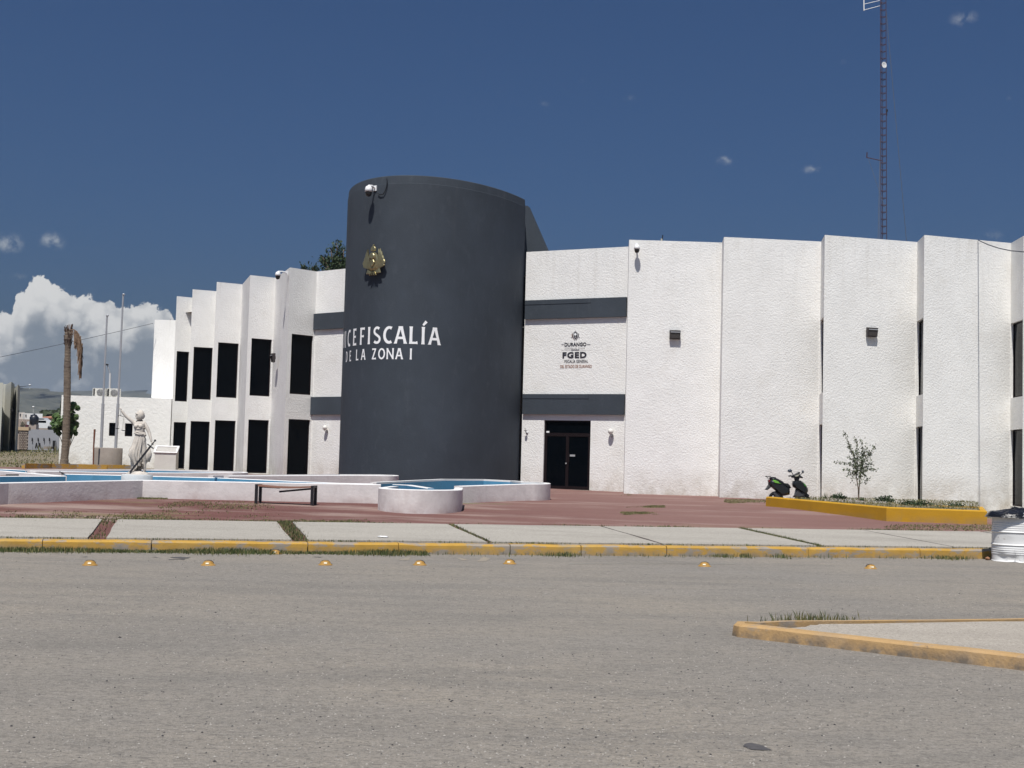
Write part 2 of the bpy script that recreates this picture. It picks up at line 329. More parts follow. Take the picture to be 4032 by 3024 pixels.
# ------------------------------------------------------------------ ground sheets
def slabmat(name, base, specks, streak, bump=.6):
    gr = 1. if 'asphalt' in name else .35
    m = bpy.data.materials.new(name); m.use_nodes = True; t = m.node_tree; P = t.nodes['Principled BSDF']
    P.inputs['Roughness'].default_value = .95; P.inputs['Specular IOR Level'].default_value = .1
    tc = t.nodes.new('ShaderNodeTexCoord')
    def nz(s, d, r=.6, loc=(0, 0, 0), sc=(1, 1, 1)):
        mp = t.nodes.new('ShaderNodeMapping'); mp.inputs['Location'].default_value = loc; mp.inputs['Scale'].default_value = sc; t.links.new(tc.outputs['Object'], mp.inputs[0])
        n = t.nodes.new('ShaderNodeTexNoise'); n.inputs['Scale'].default_value = s; n.inputs['Detail'].default_value = d; n.inputs['Roughness'].default_value = r; t.links.new(mp.outputs[0], n.inputs['Vector']); return n.outputs['Fac']
    def mix(f, a, b, lo, hi, st=1.):
        mr = t.nodes.new('ShaderNodeMapRange'); t.links.new(f, mr.inputs[0]); mr.inputs[1].default_value = lo; mr.inputs[2].default_value = hi; mr.inputs[4].default_value = st
        mx = t.nodes.new('ShaderNodeMixRGB'); t.links.new(mr.outputs[0], mx.inputs[0])
        for i, c in ((1, a), (2, b)):
            if isinstance(c, tuple): mx.inputs[i].default_value = (*c, 1)
            else: t.links.new(c, mx.inputs[i])
        return mx.outputs[0]
    c = mix(nz(.18, 5), base, streak, .35, .68)
    c = mix(nz(.9, 6, .6, (4, 2, 0), (.35, 1.2, 1)), c, tuple(k * .80 for k in base), .48, .68, .8)
    c = mix(nz(.55, 6, .6, (9, 5, 0), (.3, 1., 1)), c, tuple(k * 1.16 for k in base), .55, .75, .6)
    c = mix(nz(3.2, 6, .7, (2, 6, 0), (.6, 1.3, 1)), c, tuple(k * .80 for k in base), .45, .68, .55 * gr)
    c = mix(nz(13, 5, .75, (7, 1, 0), (.8, 1.2, 1)), c, tuple(k * .55 for k in base), .48, .66, .8 * gr)
    c = mix(nz(17, 5, .75, (1, 8, 0), (.8, 1.2, 1)), c, tuple(min(1, k * 1.4) for k in base), .53, .68, .7 * gr)
    c = mix(nz(38, 3, .7), c, tuple(k * .5 for k in base), .50, .68, .8)       # aggregate
    c = mix(nz(55, 3, .7, (3, 3, 3)), c, tuple(min(1, k * 1.6) for k in base), .55, .72, .7)
    # scattered dark pebbles
    vo = t.nodes.new('ShaderNodeTexVoronoi'); vo.inputs['Scale'].default_value = 5.5; t.links.new(tc.outputs['Object'], vo.inputs['Vector'])
    vc = t.nodes.new('ShaderNodeSeparateColor'); t.links.new(vo.outputs['Color'], vc.inputs[0])
    ml = t.nodes.new('ShaderNodeMath'); ml.operation = 'MULTIPLY_ADD'; t.links.new(vc.outputs[0], ml.inputs[0]); ml.inputs[1].default_value = .085; ml.inputs[2].default_value = -.045
    lt = t.nodes.new('ShaderNodeMath'); lt.operation = 'LESS_THAN'; t.links.new(vo.outputs['Distance'], lt.inputs[0]); t.links.new(ml.outputs[0], lt.inputs[1])
    if specks:
        mx = t.nodes.new('ShaderNodeMixRGB'); t.links.new(lt.outputs[0], mx.inputs[0]); t.links.new(c, mx.inputs[1]); mx.inputs[2].default_value = (.03, .028, .03, 1); c = mx.outputs[0]
    t.links.new(c, P.inputs['Base Color'])
    bp = t.nodes.new('ShaderNodeBump'); bp.inputs['Strength'].default_value = bump; bp.inputs['Distance'].default_value = .012
    ad = t.nodes.new('ShaderNodeMath'); ad.operation = 'ADD'; t.links.new(nz(26, 5, .75), ad.inputs[0]); t.links.new(nz(90, 2, .6), ad.inputs[1])
    t.links.new(ad.outputs[0], bp.inputs['Height']); t.links.new(bp.outputs[0], P.inputs['Normal'])
    return m, t, P, tc, nz, mix, c
ASPH = slabmat('worn_asphalt', (.258, .239, .215), False, (.33, .29, .238), 1.)[0]
SIDEW = slabmat('sidewalk_concrete', (.36, .335, .295), False, (.40, .375, .33), .25)[0]
ISLE = slabmat('island_concrete', (.40, .36, .31), False, (.33, .30, .255), .5)[0]
DIRT = slabmat('dry_dirt', (.24, .20, .15), False, (.17, .15, .085), .6)[0]
PLAZA, t, P, tc, nz, mix, c0 = slabmat('worn_red_paving', (.145, .066, .060), False, (.185, .10, .086), .5)
c = mix(nz(.5, 7, .65, (2, 8, 0), (.35, 1.3, 1)), c0, (.33, .25, .215), .50, .64, .8)
c = mix(nz(.33, 6, .6, (5, 1, 0), (.4, 1.5, 1)), c, (.25, .22, .12), .60, .70, .75)
sxp = t.nodes.new('ShaderNodeSeparateXYZ'); t.links.new(tc.outputs['Object'], sxp.inputs[0])
mrx = t.nodes.new('ShaderNodeMapRange'); t.links.new(sxp.outputs[0], mrx.inputs[0]); mrx.inputs[1].default_value = -5; mrx.inputs[2].default_value = 4; mrx.inputs[4].default_value = .42
mxx = t.nodes.new('ShaderNodeMixRGB'); t.links.new(mrx.outputs[0], mxx.inputs[0]); t.links.new(c, mxx.inputs[1]); mxx.inputs[2].default_value = (.275, .175, .153, 1)
t.links.new(mxx.outputs[0], P.inputs['Base Color'])

KERB = lambda x: 23.7 + .25 * x          # line of the kerb face
def frange(a, b, s):
    o = []; v = a
    while v < b - 1e-6: o.append(v); v += s
    o.append(b); return o
# road: flat sheet in front of the kerb and out to the sides
b = MB()
b.face([(-400, -60, 0), (400, -60, 0), (400, KERB(400) + .05, 0), (-400, KERB(-400) + .05, 0)])
b.build('road', ASPH, kind='structure')
# ground beyond the kerb, out to the horizon
ts = [-.005] + frange(0, 50, 1.6) + [54, 60, 68, 80, 100, 140, 220, 400, 800, 1600, 3500, 7000]
xs = [-6000, -3000, -1200, -500, -200, -100, -60, -48] + frange(-40, 30, 1.5) + [36, 46, 70, 120, 300, 900, 2500, 6000]
b = MB()
b.grid([[(x, KERB(x) + .12 + tt, (gz(x, KERB(x) + .12 + tt) - (.012 if tt < 90 else .4)) if tt >= 0 else -.05) for x in xs] for tt in ts], smooth=True)
b.build('ground', DIRT, kind='structure')
def drape(poly_px, name, material, off, fn=gz, n=24, kind='structure'):
    """sheet whose left and right borders are pixel polylines (near, far) draped on the ground"""
    near, far = poly_px; rows = []
    for i in range(n + 1):
        u = i / n
        def at(P):
            k = u * (len(P) - 1); j = min(int(k), len(P) - 2); f = k - j
            return P[j] * (1 - f) + P[j + 1] * f
        a, c_ = at(near), at(far)
        rows.append([Vector((a.x + (c_.x - a.x) * w / 10, a.y + (c_.y - a.y) * w / 10, 0)) for w in range(11)])
    for r in rows:
        for p in r: p.z = fn(p.x, p.y) + off
    b = MB(); b.grid(list(map(list, zip(*rows))), smooth=True)
    return b.build(name, material, kind=kind)
# red plaza: from sidewalk back edge to the building
near = [Vector((x, KERB(x) + .27, 0)) for x in (-26, -18, -10, -2, 6, 9.5, 13.5)]
far = [Vector(p) for p in ((-34, 50, 0), (-20, 60, 0), (-9, 56, 0), (-2, 56, 0), (4, 49.5, 0), (12, 47, 0), (13.9, 27.6, 0))]
drape((near, far), 'plaza', PLAZA, .0, n=48)
# pale concrete walk by the right hand end of the building
drape(([Vector((13.6, 27.6, 0)), Vector((30, 33, 0))], [Vector((13.2, 47, 0)), Vector((32, 48, 0))]), 'path', SIDEW, .002, n=20)

# sidewalk slabs: bays with open joints
sw = empty('sidewalk', (0, 0, 0)); sw['kind'] = 'structure'
ux, uy = Vector((1, .25, 0)).normalized(), Vector((-.25, 1, 0)).normalized()
jx = []
jpx = [(425, 2062), (1123, 2062), (1760, 2063), (2349, 2071), (2900, 2080), (3430, 2098), (3950, 2112)]
org = Vector((0, KERB(0), 0))
for p in jpx:
    q = G(*p); q.z = 0; jx.append((q - org).dot(ux))
stepj = (jx[-1] - jx[0]) / (len(jx) - 1)
jl = [jx[0] - stepj * k for k in range(7, 0, -1)] + jx + [jx[-1] + stepj * k for k in range(1, 8)]
gaps = {0: .30, 1: .30, 2: .12, 3: .07, 4: .15, 5: .06, 6: .1}
def slab(a, bb):
    b = MB(); t0, t1 = .26, 3.92
    def P(s, w, dz=0):
        q = org + ux * s + uy * w; return Vector((q.x, q.y, gz(q.x, q.y) + .03 + dz))
    N = 6; jit = lambda: random.uniform(-.02, .02)
    top_ = [[P(a + (bb - a) * i / N + (jit() if i in (0, N) else 0), t0 + (t1 - t0) * j / 4 + (jit() if j in (0, 4) else 0)) for i in range(N + 1)] for j in range(5)]
    b.grid(top_, smooth=False)
    ring = top_[0] + [r[-1] for r in top_[1:]] + top_[-1][::-1][1:] + [r[0] for r in top_[::-1][1:-1]]
    for p, q in zip(ring, ring[1:] + ring[:1]): b.face([p - Vector((0, 0, .12)), q - Vector((0, 0, .12)), q, p])
    return b.build('paving_slab', SIDEW, sw)
for i in range(len(jl) - 1):
    ga, gb = gaps.get(i - 7, .08), gaps.get(i - 6, .08)
    slab(jl[i] + ga / 2, jl[i + 1] - gb / 2)

# kerb of the sidewalk: stones with thin joints
kb = empty('kerb', (0, 0, 0)); kb['kind'] = 'structure'
def kerb_stone(a, bb):
    b = MB(); rows = []
    N = max(2, int((bb - a) / .35))
    for i in range(N + 1):
        s = a + (bb - a) * i / N; q = org + ux * s; h = .185 + .012 * noise.noise(Vector((s * 1.7, 0, 0)))
        w = .02 * noise.noise(Vector((s * 2.3, 5, 0)))
        rows.append([q - uy * (.0 - w) + Vector((0, 0, -.05)), q + uy * (.012 + w) + Vector((0, 0, h - .03)), q + uy * (.045 + w) + Vector((0, 0, h)), q + uy * .235 + Vector((0, 0, h + .004)), q + uy * .24 + Vector((0, 0, -.05))])
    b.grid(rows, smooth=False); b.face(rows[0][::-1]); b.face(rows[-1])
    return b.build('kerb_stone', YELLOW, kb)
s = -40.
random.seed(11)
while s < 9.9:
    L = random.uniform(1.2, 2.9)
    e = min(s + L, 10.0)
    kerb_stone(s, e - random.choice((.008, .012, .02))); s = e
e = 10.03
while e < 40: kerb_stone(e + .5, e + 3.0); e += 3.

# traffic island, right foreground
def z0(x, y): return 0.
isl = empty('traffic_island', (0, 0, 0)); isl['kind'] = 'structure'
P0 = G(2907, 2509, z0); P1 = G(4032, 2641, z0); P2 = G(4032, 2478, z0); Pb = G(3080, 2458 + 32, z0)
dirf = (P1 - P0).normalized(); P1 = P0 + dirf * 9
nb = (P2 - Pb).normalized(); P2 = Pb + nb * 13
h = .125
outer = [P0 + (P1 - P0) * (i / 24) for i in range(25)]
tip = [P0, P0 + Vector((-.04, .12, 0)), P0 + Vector((.02, .32, 0)), P0 * .55 + Pb * .45 + Vector((-.02, .1, 0)), Pb]
def lip(pts, wdt, name, seed):
    b = MB(); rows = []
    for i, p in enumerate(pts):
        d = (pts[min(i + 1, len(pts) - 1)] - pts[max(i - 1, 0)]).normalized(); n = Vector((-d.y, d.x, 0)) * (1 if name == 'f' else -1)
        w = .014 * noise.noise(Vector((i * .9, seed, 0))); hh = h + .008 * noise.noise(Vector((i * .7, seed + 4, 0)))
        rows.append([p - n * .005 + Vector((0, 0, -.03)), p + n * (.005 + w) + Vector((0, 0, hh * .45)), p + n * (.012 + w) + Vector((0, 0, hh - .02)), p + n * (.035 + w) + Vector((0, 0, hh)), p + n * wdt + Vector((0, 0, hh + .002)), p + n * wdt + Vector((0, 0, .02))])
    b.grid(rows if name == 'f' else [r[::-1] for r in rows], smooth=False); b.face(rows[0]); b.face(rows[-1])
    return b.build('kerb_edge', ORANGE, isl)
lip(outer, .15, 'f', 1)
back = [tip[0], tip[1], tip[2], tip[3], Pb] + [Pb + (P2 - Pb) * (i / 16) for i in range(1, 17)]
lip(back, .13, 'b', 2)
b = MB(); nf = Vector((-dirf.y, dirf.x, 0)); inn = []
N = 26; rows = []
for i in range(N + 1):
    a_ = P0 + dirf * (.45 + 8.4 * i / N) + nf * .15
    c_ = Pb + nb * (12.6 * i / N) + Vector((.1, -.13, 0)) + Vector((.3 * (1 - i / N), -.02, 0))
    rows.append([(a_.x + (c_.x - a_.x) * k / 8, a_.y + (c_.y - a_.y) * k / 8, h - .008 + .012 * noise.noise(Vector((i * .6, k * 1.1, 0)))) for k in range(9)])
b.grid(rows, smooth=True); b.build('island_surface', ISLE, isl)
# mortar smear line below the island kerb
# ------------------------------------------------------------------ hills far behind
b = MB()
def hill_h(px, far):
    K = [(-900, 1560), (-300, 1535), (0, 1529), (60, 1528), (120, 1527), (165, 1529), (205, 1541), (245, 1543), (300, 1560), (380, 1590), (700, 1640), (1400, 1700)] if not far else \
        [(-900, 1580), (0, 1560), (225, 1548), (300, 1541), (372, 1538), (480, 1542), (700, 1560), (1100, 1600), (2600, 1660), (5000, 1760)]
    return lerp_k(px, K)
for far, D, mname in ((False, 2300, 'scrub_hill'), (True, 3400, 'far_ridge')):
    b = MB(); rows = []
    pxs = frange(-900, 1400 if not far else 5000, 20 if not far else 40)
    for k in range(13):
        u = k / 12; row = []
        for px in pxs:
            P_ = atY(px, hill_h(px, far), D); hgt = P_.z
            nzv = noise.fractal(Vector((px * .012, k * .7, 3 + far)), .8, 2.1, 5)
            row.append((P_.x + nzv * 30, D - 900 * (1 - u) ** 1.2 + nzv * 80 * (u < 1), max(.2, (hgt - .4) * (sm(u * .92 + .08)) * (1 + .10 * nzv * (u < 1)) + (3 * noise.noise(Vector((px * .05, 0, 0))) if k == 12 else 0))))
        rows.append(row)
    b.grid(rows, smooth=True)
    HM = mat(mname, (.075, .078, .062), .95, col2=(.13, .125, .095), vscale=.02, spec=.05, stain=[((.055, .06, .045), .06, .48, .6, .6, (1, 1, 1))])
    b.build('hill', HM, kind='structure')

# ------------------------------------------------------------------ main building
ROOF = 9.7
BLD = empty('government_building', (0, 48, .6), 'white two storey building with sawtooth stucco bays and a dark rounded tower', 'building')
def P_(name, b, m, parent=None, **k):
    parent = parent or BLD
    o = b.build(name, m, None, **k); o.parent = parent
    w = Vector((0, 0, 0)); q = parent
    while q is not None: w = w + q.location; q = q.parent
    o.matrix_parent_inverse = Matrix.Translation(-w)
    return o
def part(name, b, m, parent, **k): return P_(name, b, m, parent, **k)

WING_R = [(.42, 49.39), (4.16, 47.53), (4.05, 46.06), (7.38, 46.13), (7.26, 44.99), (10.75, 45.39), (10.56, 44.08), (14.01, 44.99), (13.81, 43.59), (17.17, 44.7), (17.05, 43.3), (20.4, 44.8), (20.2, 43.4), (23.5, 45.3), (23.5, 60)]
WING_L = [(-20.0, 80), (-17.33, 66.43), (-16.65, 66.91), (-15.79, 63.45), (-14.74, 63.95), (-13.93, 60.46), (-12.86, 61.08), (-11.84, 57.83), (-10.83, 58.53), (-9.6, 55.14), (-8.6, 56.15), (-6.3, 54.33)]
WIN_Z = [(.62, 3.24), (4.31, 6.9)]
TH = .3
def seg_frame(p, q):
    p, q = Vector((*p, 0)), Vector((*q, 0)); d = (q - p); L = d.length; d.normalize(); n = Vector((d.y, -d.x, 0))  # n points outward (to the street)
    return p, d, n, L
def wall_seg(b, p, q, z0_, z1, holes, coping=True):
    p, d, n, L = seg_frame(p, q)
    us = sorted({0, L, *[h_[0] for h_ in holes], *[h_[1] for h_ in holes]}); zs = sorted({z0_, z1, *[h_[2] for h_ in holes], *[h_[3] for h_ in holes]})
    for i in range(len(us) - 1):
        for j in range(len(zs) - 1):
            um, zm = (us[i] + us[i + 1]) / 2, (zs[j] + zs[j + 1]) / 2
            if any(h_[0] < um < h_[1] and h_[2] < zm < h_[3] for h_ in holes): continue
            b.face([p + d * u + Vector((0, 0, z)) for u, z in ((us[i], zs[j]), (us[i + 1], zs[j]), (us[i + 1], zs[j + 1]), (us[i], zs[j + 1]))])
    for (u0, u1, za, zb) in holes:
        A = lambda u, z, k: p + d * u + Vector((0, 0, z)) - n * k
        k = .13
        b.face([A(u0, za, 0), A(u0, za, k), A(u0, zb, k), A(u0, zb, 0)][::-1]); b.face([A(u1, za, 0), A(u1, za, k), A(u1, zb, k), A(u1, zb, 0)])
        b.face([A(u0, zb, 0), A(u0, zb, k), A(u1, zb, k), A(u1, zb, 0)][::-1]); b.face([A(u0, za, 0), A(u0, za, k), A(u1, za, k), A(u1, za, 0)])
def window(p, q, hole, glass=GLASS, parent=BLD, mull=0, label=None):
    p, d, n, L = seg_frame(p, q); u0, u1, za, zb = hole; k = .10; t_ = .045
    def B(b, ua, ub, zc, zd, kk, th):
        c = p + d * ((ua + ub) / 2) + Vector((0, 0, (zc + zd) / 2)) - n * kk
        T = Matrix((d, -n, Vector((0, 0, 1)))).transposed().to_4x4(); T.translation = c
        b.box(None, (ub - ua, th, zd - zc), M=T)
    b = MB(); B(b, u0, u0 + t_, za, zb, k, .05); B(b, u1 - t_, u1, za, zb, k, .05); B(b, u0 + t_, u1 - t_, zb - t_, zb, k, .05); B(b, u0 + t_, u1 - t_, za, za + t_, k, .05)
    w = part('window', b, FRAME, parent)
    b = MB(); B(b, u0 + t_, u1 - t_, za + t_, zb - t_, k + .012, .012)
    g = b.build('pane', glass, w)
    return w
def wing(pts, holes_at, zmin, top=ROOF):
    for i, (p, q) in enumerate(zip(pts, pts[1:])):
        b = MB(); L = (Vector(p) - Vector(q)).length; hs = []
        for f in holes_at.get(i, ()): hs.append((L * f[0], L * f[1], f[2], f[3]))
        wall_seg(b, p, q, zmin, top, hs)
        # coping and inner face of the parapet, mitred along the sawtooth
        part('wall', b, STUCCO, BLD)
        for h_, f in zip(hs, holes_at.get(i, ())): window(p, q, h_, f[4] if len(f) > 4 else GLASS)
    # parapet top strip
    P3 = [Vector((*p, 0)) for p in pts]; off = []
    for i, p in enumerate(P3):
        a = (p - P3[i - 1]).normalized() if i else None; c = (P3[i + 1] - p).normalized() if i < len(P3) - 1 else None
        na = Vector((-a.y, a.x, 0)) if a else None; nc = Vector((-c.y, c.x, 0)) if c else None
        if na and nc: m_ = (na + nc); m_ = m_ / max(.5, m_.length_squared / 2); 
        else: m_ = na or nc
        off.append(p + m_ * .16)
    b = MB()
    for i in range(len(P3) - 1):
        z = Vector((0, 0, top)); b.face([P3[i] + z, P3[i + 1] + z, off[i + 1] + z, off[i] + z])
        z2 = Vector((0, 0, top - .9)); b.face([off[i] + z, off[i + 1] + z, off[i + 1] + z2, off[i] + z2])
    part('parapet', b, STUCCO, BLD)
hr = {}
for i in (5, 7, 9, 11): hr[i] = [(.04, .95, .55 + .07 * (i == 9), 3.24, GLASS if i != 9 else GLASS_GREY), (.04, .95, 4.31, 6.9, GLASS if i != 9 else GLASS_GREY)]
hr[9] = [(.02, .97, .62, 3.22, GLASS), (.02, .97, 4.31, 6.89, GLASS)]
# entrance: 2142..2327 px across, door from floor to 3.0
p0_, d0_, n0_, L0_ = seg_frame(WING_R[0], WING_R[1])
def u_on(px, py, seg):
    p, d, n, L = seg_frame(*seg); r_ = ray(px, py); k = (p - CAM).dot(n) / r_.dot(n); X = CAM + r_ * k; return (X - p).dot(d), X.z
DU0, DU1 = u_on(2140, 1780, WING_R[:2])[0], u_on(2323.5, 1780, WING_R[:2])[0]
DZT = u_on(2235, 1655.5, WING_R[:2])[1]; DZM = u_on(2235, 1708, WING_R[:2])[1]; DZ0 = .70
wing_holes = dict(hr); wing_holes[0] = []
b = MB()
# first segment handled apart (door opening)
wall_seg(b, WING_R[0], WING_R[1], .2, ROOF, [(DU0, DU1, DZ0, DZT)])
part('wall', b, STUCCO, BLD)
_r = WING_R[1:]; wing(_r, {k - 1: v for k, v in hr.items()}, .2)
b = MB(); q0, q1 = Vector((*WING_R[0], 0)), Vector((*WING_R[1], 0)); z = Vector((0, 0, ROOF)); ni = -n0_ * .16
b.face([q0 + z, q1 + z, q1 + ni + z, q0 + ni + z]); part('parapet', b, STUCCO, BLD)
hl = {}
for i in (1, 3, 5, 7, 9): hl[i] = [(.15, .95, .86, 3.24), (.15, .95, 4.31, 6.88)]
wing(WING_L, hl, .3)
# flat roof and rear wall closing the volume
b = MB(); zr = 8.9
poly = [(-17.2, 67), (-14.6, 64.4), (-12.5, 61.5), (-8.7, 56.7), (.5, 50), (4.3, 48), (7.5, 46.6), (17.3, 45.1), (23.3, 45.6), (23.3, 66), (-2, 70), (-16.5, 80)]
b.face([(x, y, zr) for x, y in poly]); part('roof', b, CONC, BLD)
b = MB()
for p, q in (((23.5, 66), (-2, 70)), ((-2, 70), (-16.5, 80)), ((-16.5, 80), (-20, 80))): b.face([(*p, .3), (*q, .3), (*q, ROOF), (*p, ROOF)])
part('wall', b, STUCCO, BLD)

# entrance doors
def seg_box(b, seg, ua, ub, za, zb, kk, th, mi=0):
    p, d, n, L = seg_frame(*seg); c = p + d * ((ua + ub) / 2) + Vector((0, 0, (za + zb) / 2)) - n * kk
    T = Matrix((d, -n, Vector((0, 0, 1)))).transposed().to_4x4(); T.translation = c; b.box(None, (ub - ua, th, zb - za), mi, M=T)
DS = WING_R[:2]; um = (DU0 + DU1) / 2
b = MB(); t_ = .05
for (ua, ub, za, zb) in ((DU0, DU0 + t_, DZ0, DZT), (DU1 - t_, DU1, DZ0, DZT), (DU0 + t_, DU1 - t_, DZT - t_, DZT), (DU0 + t_, DU1 - t_, DZM - .03, DZM + .03)): seg_box(b, DS, ua, ub, za, zb, .09, .06)
ent = part('door_frame', b, FRAME, BLD)
b = MB(); seg_box(b, DS, DU0 + t_, DU1 - t_, DZM + .03, DZT - t_, .10, .01); tr = part('transom_pane', b, GLASS, BLD)
for k, (ua, ub) in enumerate(((DU0 + t_ + .004, um - .003), (um + .003, DU1 - t_ - .004))):
    b = MB(); s_ = .055
    for q in ((ua, ua + s_, DZ0 + .02, DZM - .035), (ub - s_, ub, DZ0 + .02, DZM - .035), (ua + s_, ub - s_, DZM - .10, DZM - .035), (ua + s_, ub - s_, DZ0 + .02, DZ0 + .12)): seg_box(b, DS, *q, .085, .045)
    dr = part('door', b, FRAME, BLD)
    b = MB(); seg_box(b, DS, ua + s_, ub - s_, DZ0 + .12, DZM - .10, .09, .01); o = b.build('pane', GLASS, dr)
    if k == 0:
        b = MB(); p, d, n, L = seg_frame(*DS); c = p + d * (um - .03) + Vector((0, 0, 1.66)) + n * -.03
        b.blob(c, (.03, .03, .03)); o = b.build('door_knob', GALV, dr)
    else:
        b = MB(); seg_box(b, DS, um + .07, um + .10, 1.72, 2.05, .04, .03); o = b.build('handle', FRAME, dr)
        b = MB(); ua_, za_ = u_on(2240.5, 1797, DS); ub_, zb_ = u_on(2261, 1790, DS); seg_box(b, DS, ua_, ub_, za_, zb_, .077, .004); o = b.build('door_notice', mat('notice_grey', (.35, .36, .37), .6), dr)
b = MB(); ua_, za_ = u_on(2147.5, 1705, DS); ub_, zb_ = u_on(2159, 1697, DS); seg_box(b, DS, ua_, ub_, za_, zb_, .092, .004); part('sticker', b, LETTER, BLD)
b = MB(); seg_box(b, DS, DU0 - .05, DU1 + .05, .45, DZ0, -.06, .34); part('door_step', b, CONC, BLD)

# projecting dark bands, each an upper and a lower board with a groove
def band(seg, ua, ub, za, zb, groove=None):
    b = MB(); seg_box(b, seg, ua, ub, za, zb, -.055, .10 + .012)
    o = part('band', b, SLATE, BLD)
    if groove:
        b = MB(); seg_box(b, seg, ua, ua + (ub - ua) * groove, zb - .17, zb - .012, -.118, .012); part('band_strip', b, SLATE, BLD)
LR = (Vector(WING_R[1]) - Vector(WING_R[0])).length
band(DS, .05, LR - .005, 7.10, 7.82, .66); band(DS, .05, LR - .005, 3.49, 4.25, .66)
LS = WING_L[-2:]; LL = (Vector(LS[1]) - Vector(LS[0])).length
band(LS, .0, LL, 7.14, 7.84); band(LS, .0, LL, 3.47, 4.23)

# rounded tower
TC, TA, TB, TROT = Vector((-2.673, 51.975, 0)), 3.651, 6.416, -.237
def tow(th, off=0.):
    c, s = math.cos(TROT), math.sin(TROT); x, y = TA * math.cos(th), TB * math.sin(th)
    nx, ny = TB * math.cos(th), TA * math.sin(th); l = math.hypot(nx, ny); nx /= l; ny /= l
    x += nx * off; y += ny * off
    return Vector((TC.x + x * c - y * s, TC.y + x * s + y * c, 0)), Vector((nx * c - ny * s, nx * s + ny * c, 0))
def tow_end():
    # theta at which the shell meets the right wing
    best = min((abs((tow(-math.pi / 2 + .001 * i)[0] - Vector((.36, 49.46, 0))).length), -math.pi / 2 + .001 * i) for i in range(1500)); return best[1]
TH1 = tow_end(); TH0 = -math.pi - .35; TTOP = 11.75
NT = 96
def tring(z, off=0.): return [tow(TH0 + (TH1 - TH0) * i / NT, off)[0] + Vector((0, 0, z)) for i in range(NT + 1)]
b = MB(); b.grid([tring(.2), tring(4), tring(8), tring(TTOP - .30)], smooth=True)
b.face([tring(.2)[-1], tring(.2, -.3)[-1], tring(TTOP - .52, -.3)[-1], tring(TTOP - .52)[-1]][::-1] if False else [tring(.2)[-1], tring(TTOP - .30)[-1], tring(TTOP - .30, -.3)[-1], tring(.2, -.3)[-1]][::-1])
part('tower_wall', b, SLATE, BLD)
b = MB(); b.grid([tring(TTOP - .30, .0), tring(TTOP - .29, -.012), tring(TTOP - .02, -.03), tring(TTOP, -.05), tring(TTOP, -.36), tring(TTOP - .6, -.36)], smooth=False)
e0, e1 = tring(TTOP - .30)[-1], tring(TTOP, -.05)[-1]
b.face([e0, tring(TTOP - .52, -.36)[-1], tring(TTOP, -.36)[-1], e1])
part('tower_coping', b, SLATE, BLD)
b = MB(); bx = [tow(TH1)[0], Vector((.55, 56, 0)), Vector((-6.2, 58, 0)), tow(TH0)[0]]
for p, q in zip(bx, bx[1:]): b.face([p + Vector((0, 0, 8)), p + Vector((0, 0, TTOP - .9)), q + Vector((0, 0, TTOP - .9)), q + Vector((0, 0, 8))])
rr = tring(TTOP - .55, -.3); b.face(rr + [p + Vector((0, 0, TTOP - .55)) for p in bx[1:-1]])
part('tower_back', b, SLATE, BLD)
# raking buttress wall behind the tower
b = MB(); Y = 50.6
pa, pb, pc = atY(2052, 812, Y), atY(2077, 810, Y), atY(2170, 1023, Y)
pts = [Vector((pa.x, Y, 7)), Vector((pc.x, Y, 7)), Vector((pc.x, Y, pc.z)), Vector((pb.x, Y, pb.z)), Vector((pa.x, Y, pb.z))]
bk = [p + Vector((.1, .35, 0)) for p in pts]
b.face(pts); b.face(bk[::-1])
for i in range(5): j = (i + 1) % 5; b.face([pts[i], bk[i], bk[j], pts[j]][::-1] if False else [pts[j], pts[i], bk[i], bk[j]])
part('buttress', b, SLATE, BLD)

# rooftop block at the far left end
b = MB(); ya = 69.4; xa, xb = atY(603, 1400, ya).x, -16.9; zt = atY(650, 1270.5, ya).z
b.box(((xa + xb) / 2, ya + 3, (zt + .5) / 2 + .2), (xb - xa, 6, zt - .6)); part('end_block', b, STUCCO, BLD)

# --------------------------- lettering
def glyph_mesh(ch, bold=.02):
    cu = bpy.data.curves.new('g', 'FONT'); cu.body = ch; cu.size = 1; cu.offset = bold; cu.resolution_u = 4; cu.fill_mode = 'FRONT'
    o = bpy.data.objects.new('g', cu); COL.objects.link(o); bpy.context.view_layer.update()
    me = bpy.data.meshes.new_from_object(o.evaluated_get(bpy.context.evaluated_depsgraph_get())); bpy.data.objects.remove(o)
    V = [v.co.copy() for v in me.vertices]; Fs = [tuple(p.vertices) for p in me.polygons]
    return V, Fs
